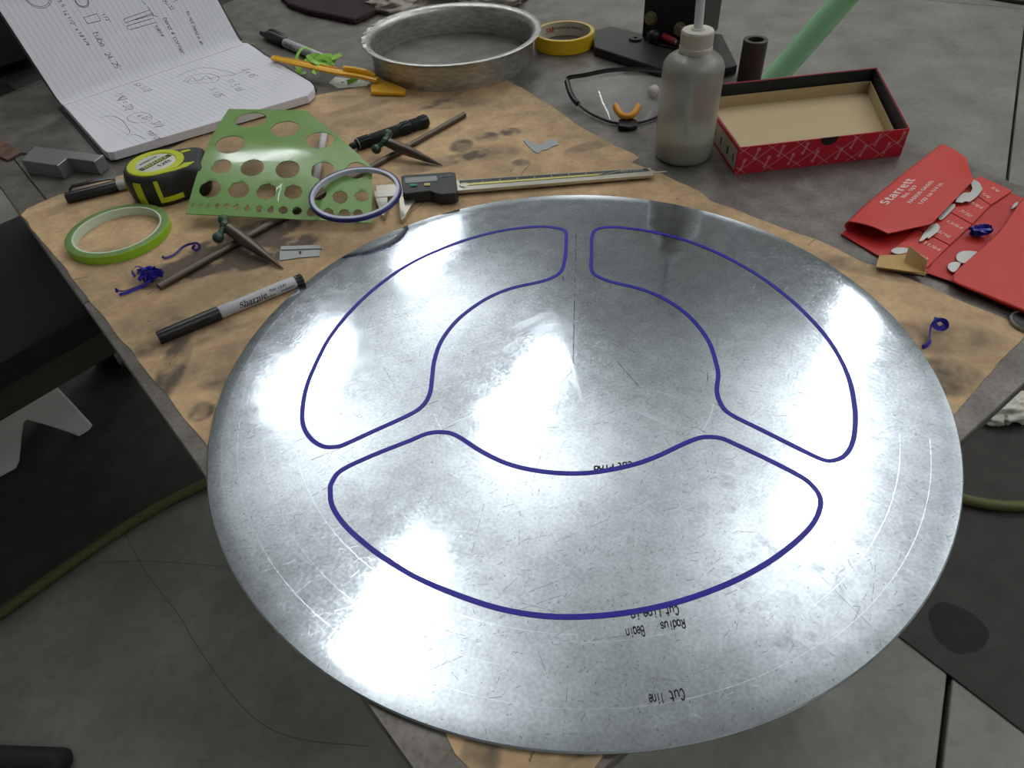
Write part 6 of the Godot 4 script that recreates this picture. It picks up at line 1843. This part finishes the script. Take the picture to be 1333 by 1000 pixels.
	m.lathe([Vector2(0.0115, 0), Vector2(0.0130, 0), Vector2(0.0135, 0.001), Vector2(0.0130, 0.0026), Vector2(0.0124, 0.003), Vector2(0.0115, 0.0024), Vector2(0.0115, 0)], 32, 0.0, TAU, 60.0)
	e.mesh = m.mesh()
	e.material_override = mat(rgb(150, 150, 144), 0.4, 0.5)
	m = nb(e)
	m.xf = Transform3D(Basis(), Vector3(0.3606, 0.8973, -0.0247))
	m.lathe([Vector2(0, 0), Vector2(0.0114, 0), Vector2(0.0114, 0.0022), Vector2(0, 0.0013)], 28)
	part("rubber_centre", m, mat(rgb(14, 14, 15), 0.4), e)

func build_back_things() -> void:
	var dk := mat(rgb(62, 59, 56), 0.45, 0.5)
	var bl := mat(rgb(30, 29, 30), 0.5, 0.3)
	var p := solo("base_plate", "thick dark steel plate lying behind the safety glasses", "plate", Vector3(0.1944, 0.8965, -0.6314))
	var m := nb(p)
	m.ext(PackedVector2Array([Vector2(0.1034, -0.6413), Vector2(0.1793, -0.5465), Vector2(0.2143, -0.5172), Vector2(0.2751, -0.5442), Vector2(0.2845, -0.6563), Vector2(0.1784, -0.678), Vector2(0.1374, -0.7188), Vector2(0.1075, -0.7054)]), TT + 0.0003, TT + 0.012, 0.001)
	p.mesh = m.mesh()
	p.material_override = dk
	var a := Vector2(0.1736, -0.6634)
	var b := Vector2(0.2381, -0.6061)
	var c := Vector2(0.2814, -0.6694)
	var d := a + (c - b)
	var t := thing("steel_bracket", "tall black steel bracket with two bolts standing on the plate", "bracket", Vector3(a.x, TT + 0.012, a.y))
	m = nb(t)
	var nx := (b - a).normalized()
	var ny := (c - b).normalized()
	m.ext(PackedVector2Array([a, b, b + ny * 0.010, a + ny * 0.010]), TT + 0.0123, TT + 0.17, 0.0012)
	part("face_plate", m, bl, t)
	m = nb(t)
	m.ext(PackedVector2Array([b + ny * 0.0102 - nx * 0.010, b + ny * 0.0102, c, c - nx * 0.010]), TT + 0.0123, TT + 0.17, 0.0012)
	part("side_plate", m, dk, t)
	for q in [Vector3(0.1827, 0.9357, -0.6553), Vector3(0.217, 0.9293, -0.6249)]:
		m = nb(t)
		var out := Vector3(nx.y, 0, -nx.x)
		if out.z < 0:
			out = -out
		m.xf = axis_y(q, q + out * 0.01)
		var hx := PackedVector2Array()
		for k in 6:
			hx.append(Vector2(cos(TAU * k / 6 + 0.3), sin(TAU * k / 6 + 0.3)) * 0.0078)
		m.ext(circle2(0.0092, 24), 0.0001, 0.0014, 0.0003)
		m.ext(hx, 0.0015, 0.0066, 0.0007)
		part("bolt", m, mat(rgb(150, 146, 116), 0.35, 0.8), t)
	var l := thing("clamp_lever", "black knob with a red grip lying at the bracket's foot", "lever", Vector3(0.1958, 0.9088, -0.655))
	m = nb(l)
	m.xf = axis_y(Vector3(0.1796, 0.9165, -0.6413), Vector3(0.1939, 0.9175, -0.6444))
	m.lathe([Vector2(0, -0.003), Vector2(0.006, -0.002), Vector2(0.0085, 0.002), Vector2(0.0088, 0.009), Vector2(0.0075, 0.014), Vector2(0.0055, 0.0165), Vector2(0, 0.017)], 28, 0.0, TAU, 60.0)
	part("knob", m, mat(rgb(20, 20, 22), 0.35), l)
	m = nb(l)
	m.xf = axis_y(Vector3(0.1928, 0.9165, -0.6492), Vector3(0.2106, 0.9155, -0.6172))
	var gl := (Vector3(0.1928, 0.9165, -0.6492)).distance_to(Vector3(0.2106, 0.9155, -0.6172))
	m.lathe([Vector2(0, 0), Vector2(0.0042, 0.0003), Vector2(0.0050, 0.0016), Vector2(0.0046, gl * 0.9), Vector2(0.004, gl), Vector2(0, gl)], 24)
	part("grip", m, mat(rgb(150, 28, 32), 0.45), l)
	m = nb(l)
	m.xf = axis_y(Vector3(0.2106, 0.9155, -0.6172), Vector3(0.2137, 0.9151, -0.6119))
	m.lathe([Vector2(0, 0), Vector2(0.0036, 0), Vector2(0.0036, 0.003), Vector2(0, 0.0034)], 16)
	part("tip", m, mat(rgb(150, 150, 150), 0.3, 0.9), l)
	m = nb(l)
	m.ext(PackedVector2Array([Vector2(0.1746, -0.6572), Vector2(0.1931, -0.6751), Vector2(0.2183, -0.6303), Vector2(0.2135, -0.608), Vector2(0.1917, -0.6239)]), TT + 0.0125, TT + 0.0145, 0.0004)
	part("arm", m, mat(rgb(20, 20, 22), 0.35), l)
	var w := solo("washer", "flat dark washer lying on the steel plate beside the lever", "washer", Vector3(0.164, 0.9088, -0.6583))
	m = nb(w)
	m.xf = Transform3D(Basis(), Vector3(0.1627, 0.9088, -0.6571))
	m.lathe([Vector2(0.0028, 0), Vector2(0.0088, 0), Vector2(0.0088, 0.0022), Vector2(0.0085, 0.0025), Vector2(0.0028, 0.0025), Vector2(0.0028, 0)], 32)
	w.mesh = m.mesh()
	w.material_override = dk
	var pp := solo("pipe_stub", "short dark steel pipe stub standing upright behind the red box", "pipe", Vector3(0.2850, TT, -0.5210))
	m = nb(pp)
	m.xf = Transform3D(Basis(), Vector3(0.2850, TT + 0.0003, -0.5210))
	m.lathe([Vector2(0.0092, 0), Vector2(0.0146, 0), Vector2(0.0148, 0.0006), Vector2(0.0148, 0.0494), Vector2(0.0142, 0.05), Vector2(0.0098, 0.05), Vector2(0.0092, 0.0494), Vector2(0.0092, 0)], 48)
	pp.mesh = m.mesh()
	pp.material_override = mat(rgb(82, 76, 72), 0.5, 0.6)
	var pad := solo("scouring_pad", "dark maroon fibre pad lying flat at the table's far side", "pad", Vector3(-0.3117, 0.8965, -0.9842))
	m = nb(pad)
	m.ext(PackedVector2Array([Vector2(-0.4308, -1.0747), Vector2(-0.3784, -0.9522), Vector2(-0.3374, -0.9067), Vector2(-0.2528, -0.8427), Vector2(-0.2362, -0.8615), Vector2(-0.2168, -0.8958), Vector2(-0.2193, -1.0239)]), TT + 0.0005, TT + 0.010, 0.002)
	pad.mesh = m.mesh()
	var pm := mat(rgb(66, 48, 52), 0.95)
	pm.normal_enabled = true
	pm.normal_texture = noise_tex(256, 0.2, 3, 91, [], 10.0)
	pm.uv1_triplanar = true
	pm.uv1_scale = Vector3(20, 20, 20)
	pad.material_override = pm
	var rag := solo("rag", "crumpled pale cotton rag behind the aluminium ring", "cloth", Vector3(-0.1099, 0.8965, -0.9384))
	m = nb(rag)
	for q in [[Vector3(-0.1852, 0.9045, -0.9115), Vector3(0.045, 0.014, 0.032), 2], [Vector3(-0.1216, 0.9065, -0.931), Vector3(0.055, 0.016, 0.036), 3], [Vector3(-0.0322, 0.9045, -0.9011), Vector3(0.05, 0.013, 0.03), 4]]:
		lump(m, q[0], q[1], q[2], 0.5, 56, 28)
	rag.mesh = m.mesh()
	rag.material_override = mat(rgb(176, 170, 158), 0.95)
	# black tool box on the back plate of the table
	var bx := thing("tool_box", "dark box standing on the table's back plate beyond the notebook", "box", Vector3(-0.7856, 0.8965, -0.789))
	var p0 := Vector2(-0.8363, -0.703)
	var p1 := Vector2(-0.733, -0.8111)
	var bd := (p1 - p0).normalized()
	var bn := Vector2(bd.y, -bd.x)
	m = nb(bx)
	m.ext(PackedVector2Array([p0, p1, p1 + bn * 0.16, p0 + bn * 0.16]), TT + 0.0005, TT + 0.075, 0.003)
	part("body", m, mat(rgb(44, 48, 52), 0.5), bx)
	m = nb(bx)
	m.ext(PackedVector2Array([p0 - bd * 0.002 - bn * 0.002, p1 + bd * 0.002 - bn * 0.002, p1 + bd * 0.002 + bn * 0.162, p0 - bd * 0.002 + bn * 0.162]), TT + 0.0752, TT + 0.088, 0.003)
	part("lid", m, mat(rgb(36, 39, 42), 0.5), bx)

func build_floor_things() -> void:
	# green pole beyond the table
	var a := Vector3(0.748, 0.42, -1.6297)
	var b := Vector3(0.8884, 0.64, -1.6026)
	var dir := (b - a).normalized()
	var p0 := a - dir * ((a.y - 0.004) / dir.y)
	var t := thing("green_pole", "glossy pale green pole slanting up from the floor beyond the red box", "pole", p0)
	var m := nb(t)
	m.xf = axis_y(p0 + dir * 0.03, b + dir * 0.9)
	var L := (p0 + dir * 0.03).distance_to(b + dir * 0.9)
	m.lathe([Vector2(0, 0), Vector2(0.030, 0), Vector2(0.033, 0.003), Vector2(0.033, L - 0.003), Vector2(0.030, L), Vector2(0, L)], 40)
	part("tube", m, mat(rgb(164, 216, 168), 0.16, 0.0, {"clearcoat_enabled": true, "clearcoat": 0.6, "clearcoat_roughness": 0.08}), t)
	m = nb(t)
	m.xf = Transform3D(Basis(), Vector3(p0.x, 0.0005, p0.z))
	m.lathe([Vector2(0, 0), Vector2(0.09, 0), Vector2(0.09, 0.006), Vector2(0, 0.0065)], 40)
	part("foot_plate", m, mat(rgb(90, 130, 94), 0.3), t)
	# hose
	var h := solo("hose", "olive green hose running over the floor below the table", "hose", Vector3(-1.0863, 0.012, -0.3556))
	m = nb(h)
	m.tube(spline([Vector3(-1.2106, 0.012, -0.2505), Vector3(-1.1298, 0.012, -0.3204), Vector3(-1.0871, 0.012, -0.3573), Vector3(-1.0233, 0.012, -0.4236), Vector3(-0.9432, 0.012, -0.5067), Vector3(-0.8531, 0.012, -0.5863), Vector3(-0.7543, 0.012, -0.652), Vector3(-0.6072, 0.012, -0.7272), Vector3(-0.3238, 0.012, -0.8233), Vector3(0.1291, 0.012, -0.8308), Vector3(0.5502, 0.012, -0.7256), Vector3(0.7266, 0.012, -0.5813), Vector3(0.8075, 0.014, -0.5007), Vector3(0.873, 0.016, -0.4634), Vector3(0.9233, 0.016, -0.4434), Vector3(0.9863, 0.016, -0.4341), Vector3(1.0924, 0.016, -0.4345)], 6), 0.0115, 14)
	h.mesh = m.mesh()
	var hm := mat(Color.WHITE, 0.6, 0.0, {"uv1_scale": Vector3(2, 0.3, 1)})
	hm.albedo_texture = noise_tex(128, 0.05, 3, 95, [[0.0, rgb(66, 66, 30)], [1.0, rgb(100, 100, 52)]])
	h.material_override = hm
	# black round bar at the lower left
	var r := solo("rubber_bar", "round ended black rubber bar lying on the floor at lower left", "bar", Vector3(-0.8984, 0.024, -0.0767))
	m = nb(r)
	var ra := Vector3(-1.0616, 0.022, -0.0882)
	var rb := Vector3(-0.8322, 0.022, -0.0645)
	m.xf = axis_y(ra, rb)
	var rl := ra.distance_to(rb)
	m.lathe([Vector2(0, 0), Vector2(0.021, 0), Vector2(0.0215, rl - 0.014), Vector2(0.0195, rl - 0.005), Vector2(0.014, rl), Vector2(0, rl + 0.002)], 32, 0.0, TAU, 60.0)
	r.mesh = m.mesh()
	r.material_override = mat(rgb(34, 34, 34), 0.7)
	# white step stool: two splayed side panels and a step
	var s := thing("step_stool", "white plastic step stool on the floor under the dark cart", "stool", Vector3(-1.1826, 0, -0.7906))
	var wh := mat(rgb(240, 240, 238), 0.5)
	var out := [Vector3(-1.2498, 0.0065, -0.7095), Vector3(-1.2435, 0.0357, -0.7153), Vector3(-1.2122, 0.177, -0.7438), Vector3(-1.1869, 0.2114, -0.767), Vector3(-1.1581, 0.2181, -0.7934), Vector3(-1.1307, 0.2197, -0.8184), Vector3(-1.1112, 0.2222, -0.8363), Vector3(-1.1031, 0.1999, -0.8437), Vector3(-1.0981, 0.1425, -0.8483), Vector3(-1.0928, 0.082, -0.8531), Vector3(-1.087, 0.0065, -0.8585), Vector3(-1.0953, -0.0012, -0.8508), Vector3(-1.116, -0.0035, -0.8319), Vector3(-1.1211, 0.0138, -0.8273), Vector3(-1.1481, 0.0776, -0.8025), Vector3(-1.164, 0.1113, -0.7879), Vector3(-1.1697, 0.1097, -0.7827), Vector3(-1.1859, 0.0772, -0.768), Vector3(-1.2117, 0.019, -0.7443), Vector3(-1.2219, 0.0058, -0.735)]
	var u := ((Vector3(-1.087, 0.0065, -0.8585)) - (Vector3(-1.2498, 0.0065, -0.7095)))
	u.y = 0
	u = u.normalized()
	var back := u.cross(Vector3.UP).normalized()
	if back.z > 0:
		back = -back
	var o: Vector3 = Vector3(-1.2498, 0.0065, -0.7095)
	var P := PackedVector2Array()
	for q in out:
		P.append(Vector2((q - o).dot(u), q.y + 0.0065))
	for k in 2:
		m = nb(s)
		m.xf = Transform3D(Basis(u, -back, Vector3.UP), Vector3(o.x, 0, o.z) + back * (0.0 if k == 0 else 0.13) + u * (0.0 if k == 0 else -0.02))
		m.ext(P, -0.022, 0.0, 0.004)
		part("side_panel", m, wh, s)
	var lo := 9.0
	var hi := -9.0
	var top := 0.0
	for q in P:
		top = maxf(top, q.y)
	for q in P:
		if q.y > top - 0.06:
			lo = minf(lo, q.x)
			hi = maxf(hi, q.x)
	m = nb(s)
	m.xf = Transform3D(Basis(u, Vector3.UP, -back), Vector3(o.x, top - 0.03, o.z) + back * 0.022)
	m.ext(PackedVector2Array([Vector2(lo + 0.02, 0), Vector2(hi - 0.02, 0), Vector2(hi - 0.02, -0.107), Vector2(lo + 0.02, -0.107)]), 0.0, 0.022, 0.004)
	part("step", m, wh, s)
	# low dark cart left of the table
	var c0 := Vector2(-1.0115, -0.5442)
	var c1 := Vector2(-0.8497, -0.7252)
	var cd := (c1 - c0).normalized()
	var cn := Vector2(cd.y, -cd.x)
	var ct := thing("low_cart", "low black topped cart standing left of the steel table", "cart", Vector3(c0.x, 0, c0.y))
	var bk := mat(rgb(22, 22, 21), 0.8)
	m = nb(ct)
	m.ext(PackedVector2Array([c0 - cd * 0.3, c1 + cd * 0.12, c1 + cd * 0.12 + cn * 0.5, c0 - cd * 0.3 + cn * 0.5]), 0.40, 0.45, 0.002)
	part("top", m, bk, ct)
	m = nb(ct)
	m.ext(PackedVector2Array([c0 - cd * 0.29 + cn * 0.012, c1 + cd * 0.11 + cn * 0.012, c1 + cd * 0.11 + cn * 0.03, c0 - cd * 0.29 + cn * 0.03]), 0.335, 0.3995, 0.002)
	part("apron", m, mat(rgb(56, 53, 46), 0.6), ct)
	for k in [[-0.26, 0.42], [0.06, 0.42]]:
		var q: Vector2 = (c0 if k[0] < 0 else c1) + cd * k[0] + cn * k[1]
		m = nb(ct)
		m.ext(PackedVector2Array([q, q + cd * 0.04, q + cd * 0.04 + cn * 0.06, q + cn * 0.06]), 0.0065, 0.3445, 0.002)
		part("leg", m, bk, ct)
	# cotton glove on the mat at the right
	var g := solo("cotton_glove", "crumpled white cotton glove on the floor mat by the table's corner", "glove", Vector3(1.1072, 0.008, -0.6996))
	m = nb(g)
	lump(m, Vector3(1.0997, 0.026, -0.6906), Vector3(0.055, 0.024, 0.038), 8, 0.45, 56, 28)
	lump(m, Vector3(1.0537, 0.018, -0.6711), Vector3(0.026, 0.016, 0.018), 9, 0.35, 32, 16)
	lump(m, Vector3(1.1767, 0.022, -0.7165), Vector3(0.045, 0.022, 0.03), 10, 0.45, 40, 20)
	g.mesh = m.mesh()
	g.material_override = mat(rgb(206, 204, 192), 0.9)
	# dark steel angle far off at the top right
	var f := solo("steel_bar", "dark steel bar lying on the far floor at upper right", "bar", Vector3(2.5957, 0, -3.4377))
	m = nb(f)
	m.ext(PackedVector2Array([Vector2(2.4921, -3.4863), Vector2(2.6614, -3.3136), Vector2(2.8318, -3.5623), Vector2(2.6497, -3.7415)]), 0.0005, 0.02, 0.003)
	f.mesh = m.mesh()
	f.material_override = mat(rgb(40, 36, 36), 0.6)
